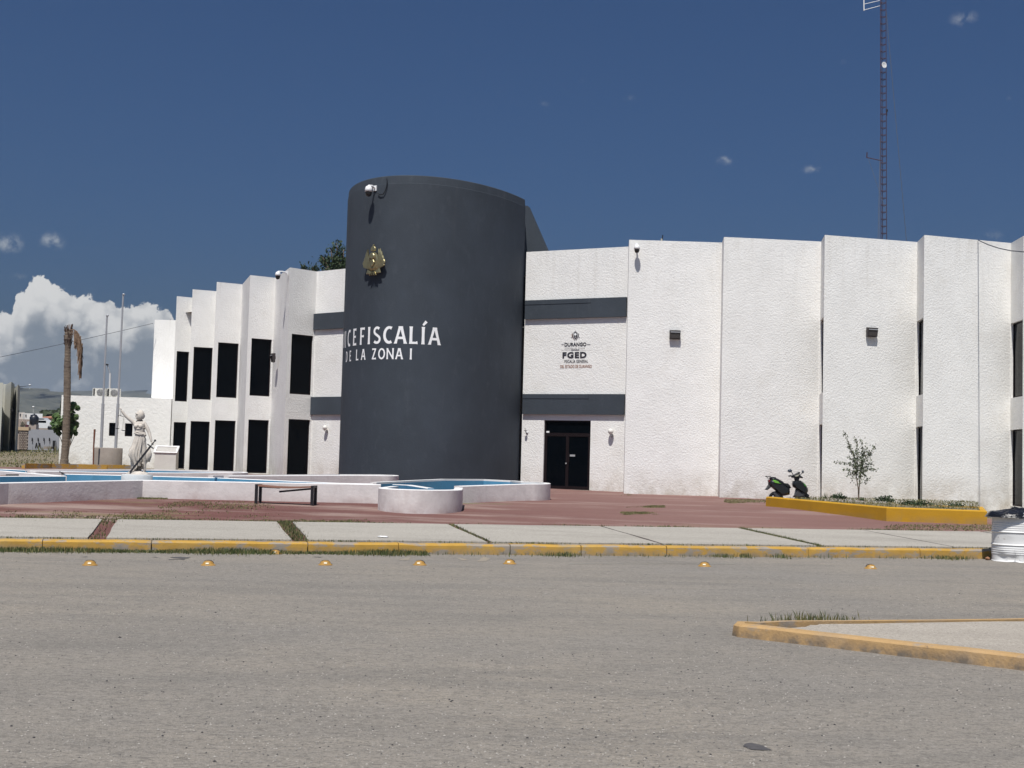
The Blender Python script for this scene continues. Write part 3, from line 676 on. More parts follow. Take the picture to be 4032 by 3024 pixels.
# hand drawn flared capitals: every stroke a strip (centre line, widths), cap height 1
def arcp(cx, cy, rx, ry, a0, a1, n=16): return [(cx + rx * math.cos(R(a0 + (a1 - a0) * i / n)), cy + ry * math.sin(R(a0 + (a1 - a0) * i / n))) for i in range(n + 1)]
def st_(x0, y0, x1, y1, w, fl=.03, w1=None):
    w1 = w if w1 is None else w1; P = [(x0 + (x1 - x0) * t, y0 + (y1 - y0) * t) for t in (0, .1, .5, .9, 1)]
    return P, [w + fl * 1.6, w + fl * .3, (w + w1) / 2 - fl * .3, w1 + fl * .3, w1 + fl * 1.6]
SW = .17
GLY = {
 'I': (.24, [st_(.12, 0, .12, 1, SW)]),
 'V': (.78, [st_(.08, 1, .37, .02, SW), st_(.70, 1, .41, .02, SW * .9)]),
 'A': (.80, [st_(.09, 0, .37, 1, SW * .92), st_(.71, 0, .43, 1, SW), ([(.22, .33), (.58, .33)], [.14, .14])]),
 'L': (.52, [st_(.10, 0, .10, 1, SW), ([(.185, .065), (.40, .065), (.50, .085)], [.13, .12, .19])]),
 'E': (.50, [st_(.10, 0, .10, 1, SW), ([(.185, .065), (.40, .065), (.49, .08)], [.13, .12, .18]), ([(.185, .935), (.38, .935), (.46, .92)], [.13, .12, .18]), ([(.185, .51), (.36, .51), (.42, .51)], [.12, .11, .17])]),
 'F': (.50, [st_(.10, 0, .10, 1, SW), ([(.185, .935), (.40, .935), (.49, .92)], [.13, .12, .18]), ([(.185, .49), (.36, .49), (.42, .49)], [.12, .11, .17])]),
 'C': (.66, [(arcp(.40, .5, .32, .43, 62, 298, 22), [.20, .15] + [.15 + .03 * math.sin(math.pi * i / 20) for i in range(19)] + [.15, .20])]),
 'O': (.80, [(arcp(.40, .5, .32, .43, 0, 360, 30), [.16] * 31)]),
 'D': (.70, [st_(.10, 0, .10, 1, SW), ([(.185, .935)] + arcp(.26, .5, .34, .435, 90, -90, 16) + [(.185, .065)], [.13] * 3 + [.16] * 13 + [.13] * 3)]),
 'S': (.58, [(arcp(.30, .735, .205, .20, 40, 235, 12) + [(.30, .505)] + arcp(.29, .265, .225, .20, 62, -145, 12), [.19, .15] + [.145] * 23 + [.15, .19][:2])]),
 'Z': (.62, [([(.06, .915), (.20, .935), (.565, .935)], [.18, .13, .13]), ([(.04, .065), (.44, .065), (.57, .085)], [.13, .13, .19]), ([(.13, .06), (.49, .94)], [.17, .17])]),
 'N': (.80, [st_(.10, 0, .10, 1, SW * .9), st_(.70, 0, .70, 1, SW * .9), ([(.08, .97), (.72, .03)], [.17, .17])]),
}
GLY['Í'] = (.24, GLY['I'][1] + [([(.10, 1.09), (.30, 1.32)], [.12, .17])])
def strips(ch):
    out = []
    for P, Wd in GLY[ch][1]:
        L = []; Rr = []
        for i, (x, y) in enumerate(P):
            a = P[max(0, i - 1)]; c = P[min(len(P) - 1, i + 1)]; dx, dy = c[0] - a[0], c[1] - a[1]; l = math.hypot(dx, dy) or 1; nx, ny = -dy / l, dx / l; w = Wd[min(i, len(Wd) - 1)] / 2
            if ch in 'VAÍIN' or (ch in 'Z' and abs(dx) > .3 and abs(dy) > .3):     # slanted stems keep level ends
                if abs(dy) > .5 * abs(dx) and len(P) != 2 or (ch in 'ZN' and len(P) == 2): nx, ny = (1 if nx > 0 else -1) , 0
            L.append((x + nx * w, y + ny * w)); Rr.append((x - nx * w, y - ny * w))
        out.append((L, Rr))
    return out
# arc length table of the tower, measured along theta
TT = [(-math.pi - .2) + i * .004 for i in range(600)]; SS = [0.]
for a, c_ in zip(TT, TT[1:]): SS.append(SS[-1] + (tow(c_)[0] - tow(a)[0]).length)
def th_of(s):
    lo, hi = 0, len(SS) - 1
    if s <= 0: return TT[0]
    while hi - lo > 1:
        m_ = (lo + hi) // 2
        if SS[m_] > s: hi = m_
        else: lo = m_
    return TT[lo] + (TT[hi] - TT[lo]) * (s - SS[lo]) / (SS[hi] - SS[lo])
def s_at(px, py):
    r_ = ray(px, py); best = None
    for t__, s__ in zip(TT, SS):
        p, n = tow(t__)
        if n.dot(r_) > 0: continue
        # horizontal angle difference
        a = p.x / p.y - r_.x / r_.y
        if best is None or abs(a) < best[0]: best = (abs(a), s__)
    return best[1]
def tower_word(word, anchors, zb, zt, wfac, bold, sil_extra):
    """anchors: {index: px centre}; other letters by even advance"""
    for i, ch in enumerate(word):
        if ch == ' ': continue
        ss__ = strips(ch); capH = 1.; xs_ = [q[0] for L, Rr in ss__ for q in L + Rr] if ch != 'Í' else [0, .24]
        w0 = (min(xs_) + max(xs_)) / 2
        if i in anchors: sc_ = s_at(anchors[i], 1350)
        else: sc_ = s_at(anchors[i + 1], 1350) - sil_extra
        k = (zt - zb) / capH; b = MB()
        for li, (L, Rr) in enumerate(ss__):
            def pt(q):
                s__ = sc_ + (q[0] - w0) * k * wfac; p, n = tow(th_of(s__), .006 + .0015 * li); return Vector((p.x, p.y, zb + q[1] * k))
            b.grid([[pt(q) for q in Rr], [pt(q) for q in L]] if False else [[pt(a), pt(c)] for a, c in zip(L, Rr)], smooth=False)
        part('letter', b, LETTER, BLD)
zt1, zb1 = (CAM + ray(1720, 1290.5) * (45.9 / ray(1720, 1290.5).y)).z, (CAM + ray(1725, 1359) * (45.9 / ray(1725, 1359).y)).z
tower_word('VICEFISCALÍA', {1: 1361, 2: 1374.5, 3: 1396.5, 4: 1426, 5: 1452, 6: 1483.5, 7: 1525, 8: 1576, 9: 1628, 10: 1665.5, 11: 1711}, zb1, zt1, .95, .045, .36)
zt2, zb2 = (CAM + ray(1560, 1371.5) * (45.8 / ray(1560, 1371.5).y)).z, (CAM + ray(1560, 1415) * (45.8 / ray(1560, 1415).y)).z
tower_word('DE LA ZONA I', {0: 1367.5, 1: 1382, 3: 1409, 4: 1432.5, 6: 1475, 7: 1503.5, 8: 1538, 9: 1573.5, 11: 1618.5}, zb2, zt2, .92, .03, .3)

# sign painted beside the entrance
def wall_text(body, pxl, pxr, pyt, pyb, m, seg=DS, bold=.0, name='lettering', off=.012, spacing=1.):
    ua, zt = u_on(pxl, pyt, seg); ub, zb = u_on(pxr, pyb, seg)
    cu = bpy.data.curves.new('g', 'FONT'); cu.body = body; cu.size = 1; cu.offset = bold; cu.space_character = spacing; cu.resolution_u = 3
    o = bpy.data.objects.new('g', cu); COL.objects.link(o); bpy.context.view_layer.update()
    me = bpy.data.meshes.new_from_object(o.evaluated_get(bpy.context.evaluated_depsgraph_get())); bpy.data.objects.remove(o)
    x0 = min(v.co.x for v in me.vertices); x1 = max(v.co.x for v in me.vertices)
    p, d, n, L = seg_frame(*seg); b = MB()
    b.v = [tuple(p + d * (ua + (v.co.x - x0) / (x1 - x0) * (ub - ua)) + Vector((0, 0, zb + v.co.y / .73 * (zt - zb))) + n * off) for v in me.vertices]
    allf = [tuple(q.vertices) for q in me.polygons]; par = list(range(len(b.v)))
    def fd(i):
        while par[i] != i: par[i] = par[par[i]]; i = par[i]
        return i
    for f in allf:
        for v in f[1:]: par[fd(v)] = fd(f[0])
    grp = {}
    for f in allf: grp.setdefault(fd(f[0]), []).append(f)
    for fs in grp.values():
        vs = sorted({v for f in fs for v in f}); ix = {v: i for i, v in enumerate(vs)}; c_ = MB()
        c_.v = [b.v[v] for v in vs]; c_.f = [tuple(ix[v] for v in f) for f in fs]; c_.m = [0] * len(fs); c_.sm = [False] * len(fs)
        part('letter', c_, m, BLD)
S = 180 / 1572; X = lambda v: 2180 + v * S; Y_ = lambda v: 1280 + v * S
wall_text('DURANGO', X(380), X(1130), Y_(605), Y_(715), PRINT, bold=.03)
wall_text('GOBIERNO DEL ESTADO', X(385), X(1075), Y_(770), Y_(815), PRINTG)
wall_text('FGED', X(310), X(1135), Y_(930), Y_(1118), PRINT, bold=.045, spacing=1.15)
wall_text('FISCALÍA GENERAL', X(378), X(1190), Y_(1190), Y_(1288), PRINT, bold=.01)
wall_text('DEL ESTADO DE DURANGO', X(230), X(1315), Y_(1368), Y_(1465), PRINTR, bold=.01)
def strip(x0, x1, y0, y1, m, off=.012):
    ua, za = u_on(x0, y1, DS); ub, zb = u_on(x1, y0, DS); b = MB(); seg_box(b, DS, ua, ub, za, zb, -off, .003); return part('painted_line', b, m, BLD)
strip(X(260), X(600), Y_(850), Y_(858), PRINTG); strip(X(885), X(1300), Y_(850), Y_(858), PRINTG); strip(X(605), X(885), Y_(842), Y_(864), PRINT)
strip(X(270), X(365), Y_(650), Y_(668), PRINTG); strip(X(1150), X(1265), Y_(650), Y_(674), PRINTG)
def shape(pts, m, off, name='crest', seg=DS):
    p, d, n, L = seg_frame(*seg); b = MB(); q = []
    for x, y in pts:
        u, z = u_on(X(x), Y_(y), seg); q.append(p + d * u + Vector((0, 0, z)) + n * off)
    b.face(q[::-1] if (q[1] - q[0]).cross(q[2] - q[1]).dot(n) < 0 else q); return part(name, b, m, BLD)
shape([(690, 255), (815, 255), (812, 380), (790, 440), (750, 498), (712, 440), (692, 380)], PRINT, .010)
shape([(750 + 42 * math.cos(a), 320 + 42 * math.sin(a)) for a in [i * math.pi / 8 for i in range(16)]], LETTER, .014)
shape([(728, 385), (772, 385), (765, 440), (750, 462), (735, 440)], PRINTG, .014)
shape([(725, 250), (780, 250), (790, 225), (765, 205), (752, 180), (740, 205), (715, 225)], PRINTG, .010)
for s_ in (-1, 1):
    for k, (dx, m_) in enumerate(((72, PRINTG), (92, PRINT), (112, PRINTR if s_ < 0 else PRINTG))):
        shape([(750 + s_ * dx, 290 - k * 4), (750 + s_ * (dx + 14), 290), (750 + s_ * (dx + 16), 380), (750 + s_ * 30, 520), (750 + s_ * 8, 545), (750 + s_ * (dx - 4), 390)], m_, .008 + k * .0015)
    shape([(750 + s_ * 100, 430), (750 + s_ * 158, 400), (750 + s_ * 138, 450)], PRINTG, .008)

# pipes and cables fixed to the walls
def on_wall(px, py, seg, off=0.):
    p, d, n, L = seg_frame(*seg); u, z = u_on(px, py, seg); return p + d * u + Vector((0, 0, z)) + n * off
SA, SB_, SC_, SD_ = WING_R[2:4], WING_R[4:6], WING_R[6:8], WING_R[8:10]
b = MB(); b.tube([on_wall(2834.5, 1640, SA, .03), on_wall(2832, 1700, SA, .03), on_wall(2829, 1955, SA, .03)], .022, 6); part('conduit', b, PRINTG, BLD)

# ------------------------------------------------------------------ annex
AN = empty('annex_building', (-20, 66, .8), 'low white flat roofed annex with two small dark windows behind the palm trunk', 'building')
aL, aR = atZ(240, 1700, 2.7), None
pL = atY(243, 1553, 65.4); pR = Vector((-17.3, 66.2, 4.42)); AZ = 4.42
SEGA = ((pL.x, 65.4), (-17.36, 66.35))
wins = []
for (x0, x1, y0, y1) in ((428, 456, 1665, 1716), (490.5, 523, 1667.5, 1717.5)):
    ua, za = u_on(x0, y1, SEGA); ub, zb = u_on(x1, y0, SEGA); wins.append((ua, ub, za, zb))
b = MB(); wall_seg(b, *SEGA, .4, AZ, wins); part('wall', b, STUCCO2, AN)
for w_ in wins: window(*SEGA, w_, parent=AN)
b = MB(); q = [Vector((*SEGA[0], 0)), Vector((*SEGA[1], 0)), Vector((-17.6, 74, 0)), Vector((pL.x - 1.2, 74, 0))]
for i, j in ((1, 2), (2, 3), (3, 0)): b.face([q[j] + Vector((0, 0, .4)), q[j] + Vector((0, 0, AZ)), q[i] + Vector((0, 0, AZ)), q[i] + Vector((0, 0, .4))])
part('wall', b, STUCCO2, AN)
b = MB(); b.face([p + Vector((0, 0, AZ)) for p in q]); part('roof', b, STUCCO2, AN)

# ------------------------------------------------------------------ fountain
FT = empty('fountain', (-4, 34, .5), 'low whitewashed concrete fountain with round ended basins lined in sky blue paint', 'fountain')
def offs(pts, w, closed=False):
    o = []; n = len(pts)
    for i, p in enumerate(pts):
        a = pts[i - 1] if (i or closed) else None; c = pts[(i + 1) % n] if (i < n - 1 or closed) else None
        ns = []
        for u, v in ((a, p), (p, c)):
            if u is None or v is None: continue
            d = Vector((v.x - u.x, v.y - u.y, 0)).normalized(); ns.append(Vector((-d.y, d.x, 0)))
        m_ = sum(ns, Vector()); m_ = m_ / max(.45, m_.length_squared / len(ns)) if len(ns) == 2 else m_
        o.append(Vector((p.x, p.y, p.z)) + m_ * w)
    return o
def low_wall(pts, w, inner=BLUE, outer=FOUNT, name='basin_wall', parent=FT, depth=.40, base=.3):
    """pts: outer top edge, left to right seen from the street; w>0 thickness away from the street"""
    I = offs(pts, w); b = MB()
    dz = Vector((0, 0, .015))
    for i in range(len(pts) - 1):
        a, c, ia, ic = pts[i], pts[i + 1], I[i], I[i + 1]
        lo = lambda p: Vector((p.x, p.y, min(p.z - .2, gz(p.x, p.y) - .1)))
        s_ = len(pts) > 8
        b.face([lo(a), lo(c), c - dz, a - dz], 0); b.face([a - dz, c - dz, c + (ic - c) * .08, a + (ia - a) * .08], 1)
        b.face([a + (ia - a) * .08, c + (ic - c) * .08, ic, ia], 1)
        b.face([ia, ic, ic - Vector((0, 0, .05)), ia - Vector((0, 0, .05))], 1)
        b.face([ia - Vector((0, 0, .05)), ic - Vector((0, 0, .05)), lo(ic), lo(ia)], 2)
    for a, ia, fl in ((pts[0], I[0], 1), (pts[-1], I[-1], 0)):
        q = [Vector((a.x, a.y, .2)), Vector((ia.x, ia.y, .2)), ia, a]; b.face(q[::-1] if fl else q, 0)
    o = part(name, b, [outer, FOUNTTOP, inner], parent, merge=True)
    if len(pts) > 8: o.data.polygons.foreach_set('use_smooth', [True] * len(o.data.polygons)); o.data.set_sharp_from_angle(angle=R(32))
    return o
def PT(px, py, d): p = atY(px, py, d); return p
def arc(p, q, side, n=12, k=1.):
    """half round end from p to q bulging to `side`"""
    c = (p + q) / 2; a = (p - q) / 2; o = []
    for i in range(1, n):
        th = math.pi * i / n; v = a * math.cos(th) + Vector((side.x, side.y, 0)) * math.sin(th) * a.length * k
        o.append(Vector((c.x + v.x, c.y + v.y, p.z + (q.z - p.z) * i / n)))
    return o
# front channel: grey left flank, long front, bulb end
gl = [PT(-420, 1912, 25.2), PT(35, 1900.5, 28.7)]
low_wall([gl[0], gl[1], PT(563, 1890, 32.3), PT(1027, 1899, 32.7), PT(1500, 1907.5, 33.2)], .19)
# bulb near the street
bl, brr = PT(1490, 1926, 31.2), PT(1820, 1924, 31.6)
bl.z = brr.z = .985
fr = arc(bl, brr, Vector((.05, -1, 0)), 20, 1.35)
backL, backR = Vector((bl.x + .12, 33.1, .985)), Vector((brr.x - .05, 33.6, .985))
low_wall([backL, bl] + fr + [brr, backR], .2)
# spur wall running into the bulb
low_wall([PT(1545, 1906.5, 34.3), PT(1600, 1909, 33.0), PT(1684, 1922, 30.9)], .16, inner=BLUE, outer=BLUE)
# right basin
ra, rb = PT(1810, 1909.5, 34.6), PT(2078, 1904, 37.4)
ra.z = 1.0; rb.z = 1.06; e2 = PT(2068, 1896.5, 40.0); e2.z = 1.08
end = arc(rb, e2, Vector((.9, .3, 0)), 14, .62)
rbk = [PT(2028, 1891, 41.2), PT(1900, 1886.5, 41.6), PT(1735, 1885, 40.4), PT(1611, 1888, 37.6), PT(1458, 1903, 35.2)]
for p, z in zip(rbk, (1.085, 1.1, 1.09, 1.07, 1.03)): p.z = z
low_wall([ra, rb] + end + [e2] + rbk, .18)
# back wall of the front channel (pool blue towards the street)
low_wall([PT(-300, 1876, 31.2), PT(0, 1874.5, 32), PT(259, 1874, 34)], .18, inner=FOUNT, outer=BLUE)
low_wall([PT(252, 1866, 36), PT(487, 1871, 36.2), PT(600, 1874.5, 36), PT(845, 1880.5, 35.4)], .18, inner=FOUNT, outer=BLUE)
low_wall([PT(838, 1880, 35.6), PT(1100, 1892, 34.6), PT(1335, 1902, 34.2), PT(1470, 1904.5, 34.4)], .16, inner=FOUNT, outer=BLUE)
# rear basins
B2a = [PT(900, 1873.5, 36.2), PT(1120, 1872, 38.2), PT(1400, 1871, 40)]
b2e = PT(1500, 1872, 40.8); b2f = PT(1492, 1869, 43.2); b2f.z = b2e.z
low_wall(B2a + [b2e] + arc(b2e, b2f, Vector((1, .1, 0)), 10, .5) + [b2f, PT(1335, 1867.5, 43.6), PT(1000, 1869, 41.0), PT(820, 1871.2, 39)], .18)
B1a = [PT(118, 1853.5, 38.0), PT(400, 1858.5, 39.6), PT(700, 1861.5, 41)]
b1e = PT(885, 1860.5, 42.3); b1f = PT(878, 1853.5, 46.0); b1f.z = b1e.z
low_wall(B1a + [b1e] + arc(b1e, b1f, Vector((1, .15, 0)), 10, .42) + [b1f, PT(600, 1847.5, 47), PT(350, 1848, 46), PT(100, 1848.5, 45)], .18)
low_wall([PT(-320, 1838, 44), PT(0, 1853.5, 40.5), PT(234, 1873, 35.6)], .2, inner=BLUE, outer=FOUNTTOP)
low_wall([PT(-300, 1842, 47), PT(0, 1846.5, 46), PT(118, 1851.5, 45)], .18, inner=FOUNT, outer=BLUE)
# blue floors
SILT = mat('silty_blue_floor', (.13, .17, .19), .95, col2=(.22, .20, .17), vscale=1.5)
def floor(pts, z=.62):
    b = MB(); b.face([Vector((p.x, p.y, z)) for p in pts]); part('basin_floor', b, SILT, FT)
floor([Vector((-16, 27, 0)), Vector((-9.1, 32.7, 0)), Vector((-3.2, 33.4, 0)), Vector((-3.7, 34.4, 0)), Vector((-8, 35.6, 0)), Vector((-10.6, 36.1, 0)), Vector((-12.2, 34, 0)), Vector((-17, 31, 0))], .66)
floor([Vector((bl.x + .15, 33.2, 0)), Vector((bl.x + .15, 31, 0)), Vector((-2.1, 30.2, 0)), Vector((brr.x - .2, 31.2, 0)), Vector((brr.x - .1, 33.8, 0))], .70)
floor([ra + Vector((0, .2, 0)), rb + Vector((0, .2, 0)), e2 + Vector((.4, -.6, 0)), rbk[0] - Vector((0, .2, 0)), rbk[2] - Vector((0, .2, 0)), rbk[3] - Vector((0, .2, 0)), rbk[4]], .74)

# round pedestal and statue
SD = 34.3
sb = atY(540, 1868, SD); PZ = sb.z
ped = empty('pedestal', (sb.x, SD, .6), 'short round weathered plinth standing in the fountain under the statue', 'plinth')
b = MB(); b.lathe([(.40, PZ - .45), (.40, PZ - .02), (.38, PZ), (0, PZ)], 28, (sb.x, SD, 0)); 
part('plinth', b, mat('plinth_paint', (.50, .52, .53), .9, var=.12, vscale=5, stain=[((.35, .45, .5), 4, .5, .7, .6, (1, 1, 1))]), ped)
ST = empty('statue', (sb.x, SD, PZ), 'pale stone justice statue with raised arm, hanging scales and a lowered dark sword', 'statue')
def skin(name, chains, m, parent, sub=2, origin=None):
    """chains: list of [(x,y,z,r),...]; later chains start on an existing vertex given as index"""
    me = bpy.data.meshes.new(name); V = []; E_ = []; Rr = []
    for ch in chains:
        prev = None
        for q in ch:
            if isinstance(q, int): prev = q; continue
            V.append(q[:3]); Rr.append(q[3]); i = len(V) - 1
            if prev is not None: E_.append((prev, i))
            prev = i
    me.from_pydata(V, E_, []); o = bpy.data.objects.new(name, me); COL.objects.link(o)
    md = o.modifiers.new('s', 'SKIN')
    for i, r_ in enumerate(Rr):
        rr_ = r_ if isinstance(r_, tuple) else (r_, r_)
        me.skin_vertices[0].data[i].radius = rr_
    me.skin_vertices[0].data[0].use_root = True
    md.use_smooth_shade = True
    sd_ = o.modifiers.new('u', 'SUBSURF'); sd_.levels = sub; sd_.render_levels = sub
    bpy.context.view_layer.update()
    m2 = bpy.data.meshes.new_from_object(o.evaluated_get(bpy.context.evaluated_depsgraph_get()))
    bpy.data.objects.remove(o); m2.materials.clear(); m2.materials.append(m)
    for p in m2.polygons: p.use_smooth = True
    ob = bpy.data.objects.new(name, m2); COL.objects.link(ob); ob.parent = parent
    return ob
k = .915
def q(x, y, z, r_): return (x * k, y * k, z * k, r_)
# 0 pelvis ... body built facing slightly left of the street
body = [[q(.03, 0, 1.02, (.155, .125)), q(.03, .0, 1.14, (.125, .10)), q(.02, -.01, 1.27, (.14, .105)), q(.01, -.01, 1.40, (.15, .105)), q(.01, .0, 1.50, (.085, .075)), q(.015, 0, 1.57, .058), q(.015, -.01, 1.63, .06), q(.01, -.01, 1.70, .055)],
        [3, q(-.13, -.03, 1.475, .062), q(-.26, -.07, 1.575, .05), q(-.385, -.10, 1.68, .043), q(-.45, -.12, 1.765, .037), q(-.50, -.13, 1.83, .028)],
        [3, q(.15, .0, 1.475, .062), q(.23, -.02, 1.35, .052), q(.30, -.03, 1.22, .045), q(.355, -.06, 1.07, .037), q(.40, -.09, .94, .028)],
        [0, q(-.06, -.02, .90, .10), q(-.13, -.10, .60, .075), q(-.14, -.03, .35, .055), q(-.15, .0, .10, .04), q(-.19, -.10, .055, .035)],
        [0, q(.13, .02, .88, .10), q(.17, -.01, .56, .075), q(.19, .02, .30, .055), q(.20, .03, .10, .04), q(.19, -.09, .055, .035)]]
body_o = skin('body', body, MARBLE, ST)
b = MB()
hc = Vector((.0, -.015, 1.685 * k))
def head_p(th, ph):
    p = Vector((math.sin(th) * math.cos(ph), math.sin(th) * math.sin(ph), math.cos(th)))
    return p
rows = []
for i in range(15):
    th = math.pi * i / 14; row = []
    for j in range(24):
        ph = 2 * math.pi * j / 24; p = head_p(th, ph)
        r_ = Vector((p.x * .098, p.y * .082, p.z * .125))
        f = -p.x  # face looks to -x
        if f > .2:
            zz = p.z
            if abs(p.y) < .3 and -.35 < zz < .12: r_.x -= .020 * (1 - abs(p.y) / .3) * (1 - abs(zz + .15) / .28)   # nose
            if abs(abs(p.y) - .38) < .22 and -.02 < zz < .28: r_.x += .012                                            # eye hollows
            if abs(p.y) < .32 and -.55 < zz < -.42: r_.x += .006
            if zz < -.6: r_.x -= .012
        row.append(hc + r_)
    rows.append(row)
b.grid(rows[::-1], smooth=True, closed=True)
o = b.build('head', MARBLE, ST)
b = MB()  # hair gathered at the back with waves
rows = []
for i in range(13):
    th = math.pi * .72 * i / 12; row = []
    for j in range(28):
        ph = 2 * math.pi * j / 28; p = head_p(th, ph); w = 1 + .07 * math.sin(j * 3.1 + i * 1.3)
        back = .55 + .45 * sm((p.x + .6) / .9)
        r_ = Vector((p.x * .112 * w, p.y * .098 * w, p.z * .14 * w)) * (1 if p.x > -.35 else .93)
        row.append(hc + r_ + Vector((.018, 0, .006)))
    rows.append(row)
b.grid(rows[::-1], closed=True); b.blob(hc + Vector((.088, 0, -.03)), (.045, .05, .045), amp=.5, n=7); b.build('hair', MARBLE, ST)
b = MB(); b.grid([[hc + Vector((math.cos(a) * (.099 + e), math.sin(a) * (.085 + e), z + .018 - .2 * math.cos(a) * .12)) for a in [2 * math.pi * j / 28 for j in range(28)]] for z, e in ((.0, 0), (.0, .008), (.035, .008), (.035, 0))], closed=True); b.build('blindfold', MARBLE, ST)
# draped skirt with folds, one knee forward
def skirt():
    b = MB(); rows = []; N = 72
    lv = [(1.20, .125, .105, .03, 0), (1.12, .135, .115, .03, .006), (1.0, .165, .14, .03, .018), (.85, .172, .15, .01, .028), (.70, .178, .155, -.01, .034), (.55, .180, .155, -.015, .036), (.42, .162, .145, .0, .040), (.32, .15, .135, .02, .042), (.22, .142, .13, .035, .044), (.15, .138, .125, .04, .046)]
    for li, (z, rx, ry, cx, am) in enumerate(lv):
        row = []
        for j in range(N):
            a = 2 * math.pi * j / N
            sw_ = a * 9 + z * 5.5; f = am * (math.sin(sw_) * .7 + .5 * math.sin(a * 17 - z * 9))
            kx = -.055 * math.exp(-((a - math.pi * 1.28) / .45) ** 2) * math.exp(-((z - .6) / .16) ** 2) * 2.2
            zz = z
            if li >= len(lv) - 2: zz += .13 * math.sin(a * 1 + 2.2) + .03 * math.sin(a * 7)
            r_x, r_y = rx + f + abs(kx), ry + f + abs(kx)
            row.append(Vector(((cx + math.cos(a) * r_x) * k, math.sin(a) * r_y * k, zz * k)))
        rows.append(row)
    b.grid(rows[::-1], closed=True); return b
skirt().build('skirt', MARBLE, ST)
b = MB(); # hip sash and bodice folds
for t_, (z, rx, ry, r_) in enumerate(((1.205, .135, .115, .022), (1.17, .142, .122, .026), (1.33, .155, .118, .014), (1.42, .162, .12, .012))):
    b.tube([Vector(((.025 + math.cos(a) * rx) * k, math.sin(a) * ry * k, (z + .02 * math.sin(a * 2 + t_)) * k)) for a in [2 * math.pi * j / 24 for j in range(25)]], r_, 7)
b.blob((.17 * k, -.02, 1.14 * k), (.05, .05, .05), amp=.6, n=6)
b.build('sash', MARBLE, ST)
b = MB(); # bust
for s_ in (-1, 1): b.blob(((.01 + s_ * .068) * k - .01, -.095 * k, 1.385 * k), (.06, .05, .06), n=8)
b.build('bodice', MARBLE, ST)
b = MB(); b.blob((.24 * k, .06, .55 * k), (.12, .09, .20), amp=.35, n=9, seed=3); b.build('cloak_fold', MARBLE, ST)
b = MB(); # rocky base
b.lathe([(.30, 0), (.285, .04), (.22, .075), (0, .085)], 26, (.02, 0, 0)); b.v = [(x * (1 + .14 * noise.noise(Vector((x * 9, y * 9, 1)))), y * (1 + .14 * noise.noise(Vector((x * 9, y * 9, 5)))), z * (1 + .4 * noise.noise(Vector((x * 7, y * 7, 0))))) for x, y, z in b.v]
b.build('rock_base', MARBLE, ST)
def hand(c, d, up_, curl, nm):
    """palm plus five bent fingers and a thumb leaving its side"""
    c, d, up_ = Vector(c), Vector(d).normalized(), Vector(up_).normalized(); s_ = d.cross(up_).normalized(); b = MB()
    T = Matrix((s_, d, up_)).transposed().to_4x4(); T.translation = c
    b.blob((0, 0, 0), (.030, .036, .017), n=7, M=T.to_3x3().to_4x4()); b.v = [tuple(Vector(v) + c) for v in b.v]
    for i, L in enumerate((.044, .05, .047, .038)):
        p0 = c + s_ * (-.023 + .0155 * i) + d * .028
        p1 = p0 + (d * math.cos(curl * .5) - up_ * math.sin(curl * .5)) * L * .5; p2 = p1 + (d * math.cos(curl * 1.4) - up_ * math.sin(curl * 1.4)) * L * .35; p3 = p2 + (d * math.cos(curl * 2.1) - up_ * math.sin(curl * 2.1)) * L * .3
        b.tube([p0, p1, p2, p3], [.0085, .008, .007, .005], 6)
    t0 = c - s_ * .026 - d * .005; b.tube([t0, t0 - s_ * .022 + d * .018 - up_ * .01, t0 - s_ * .016 + d * .04 - up_ * .024], [.010, .009, .006], 6)
    return b.build(nm, MARBLE, ST)
hl_ = Vector((-.505 * k, -.13 * k, 1.85 * k)); hand(hl_, (-.35, -.1, .9), (.8, 0, .4), 1.15, 'hand')
hr_ = Vector((.415 * k, -.105 * k, .915 * k)); hand(hr_, (.35, -.35, -.85), (-.6, -.7, 0), 1.15, 'hand')
# sword held low, tip resting near the left foot
pm, tp = Vector((.515 * k, -.14, .985 * k)), Vector((-.125 * k, -.27, .05)); dv = (tp - pm).normalized()
b = MB(); b.beam(pm + dv * .20, tp, .052, .012, upv=Vector((0, -1, 0))); b.beam(pm + dv * .2, pm + dv * .75, .02, .018, upv=Vector((0, -1, 0)))
sw_o = b.build('sword', DARKM, ST)
b = MB(); b.tube([pm, pm + dv * .2], .014, 8); b.blob(pm, (.03, .03, .03), n=6); xx = dv.cross(Vector((0, -1, 0))).normalized(); b.beam(pm + dv * .19 - xx * .10, pm + dv * .19 + xx * .10, .026, .03, upv=Vector((0, -1, 0))); b.build('hilt', DARKM, ST)
# balance scales hanging from the raised hand
hx = hl_ + Vector((.0, -.03, -.04)); bm = Vector((-.49 * k, -.16, 1.665 * k))
b = MB(); b.tube([hx, bm + Vector((0, 0, .02))], .005, 6); b.tube([bm + Vector((-.075, 0, -.01)), bm + Vector((-.035, 0, .022)), bm, bm + Vector((.035, 0, -.005)), bm + Vector((.08, 0, -.03))], [.006, .009, .012, .009, .006], 7)
sc_o = b.build('balance_beam', DARKM, ST)
for dx, zz in ((-.075, 1.285), (.08, 1.235)):
    top_ = bm + Vector((dx, 0, -.01 if dx < 0 else -.03)); pc_ = Vector((top_.x, top_.y, zz * k)); b = MB()
    b.lathe([(.0, 0), (.03, .002), (.05, .012), (.053, .02), (.05, .02), (.0, .01)], 16, pc_); o = b.build('scale_pan', DARKM, ST)
    b = MB()
    for a in (0, 2.1, 4.2): b.tube([top_, pc_ + Vector((.05 * math.cos(a), .05 * math.sin(a), .018))], .0035, 5)
    b.build('chain', mat('chain_grey', (.45, .42, .36), .6), ST)

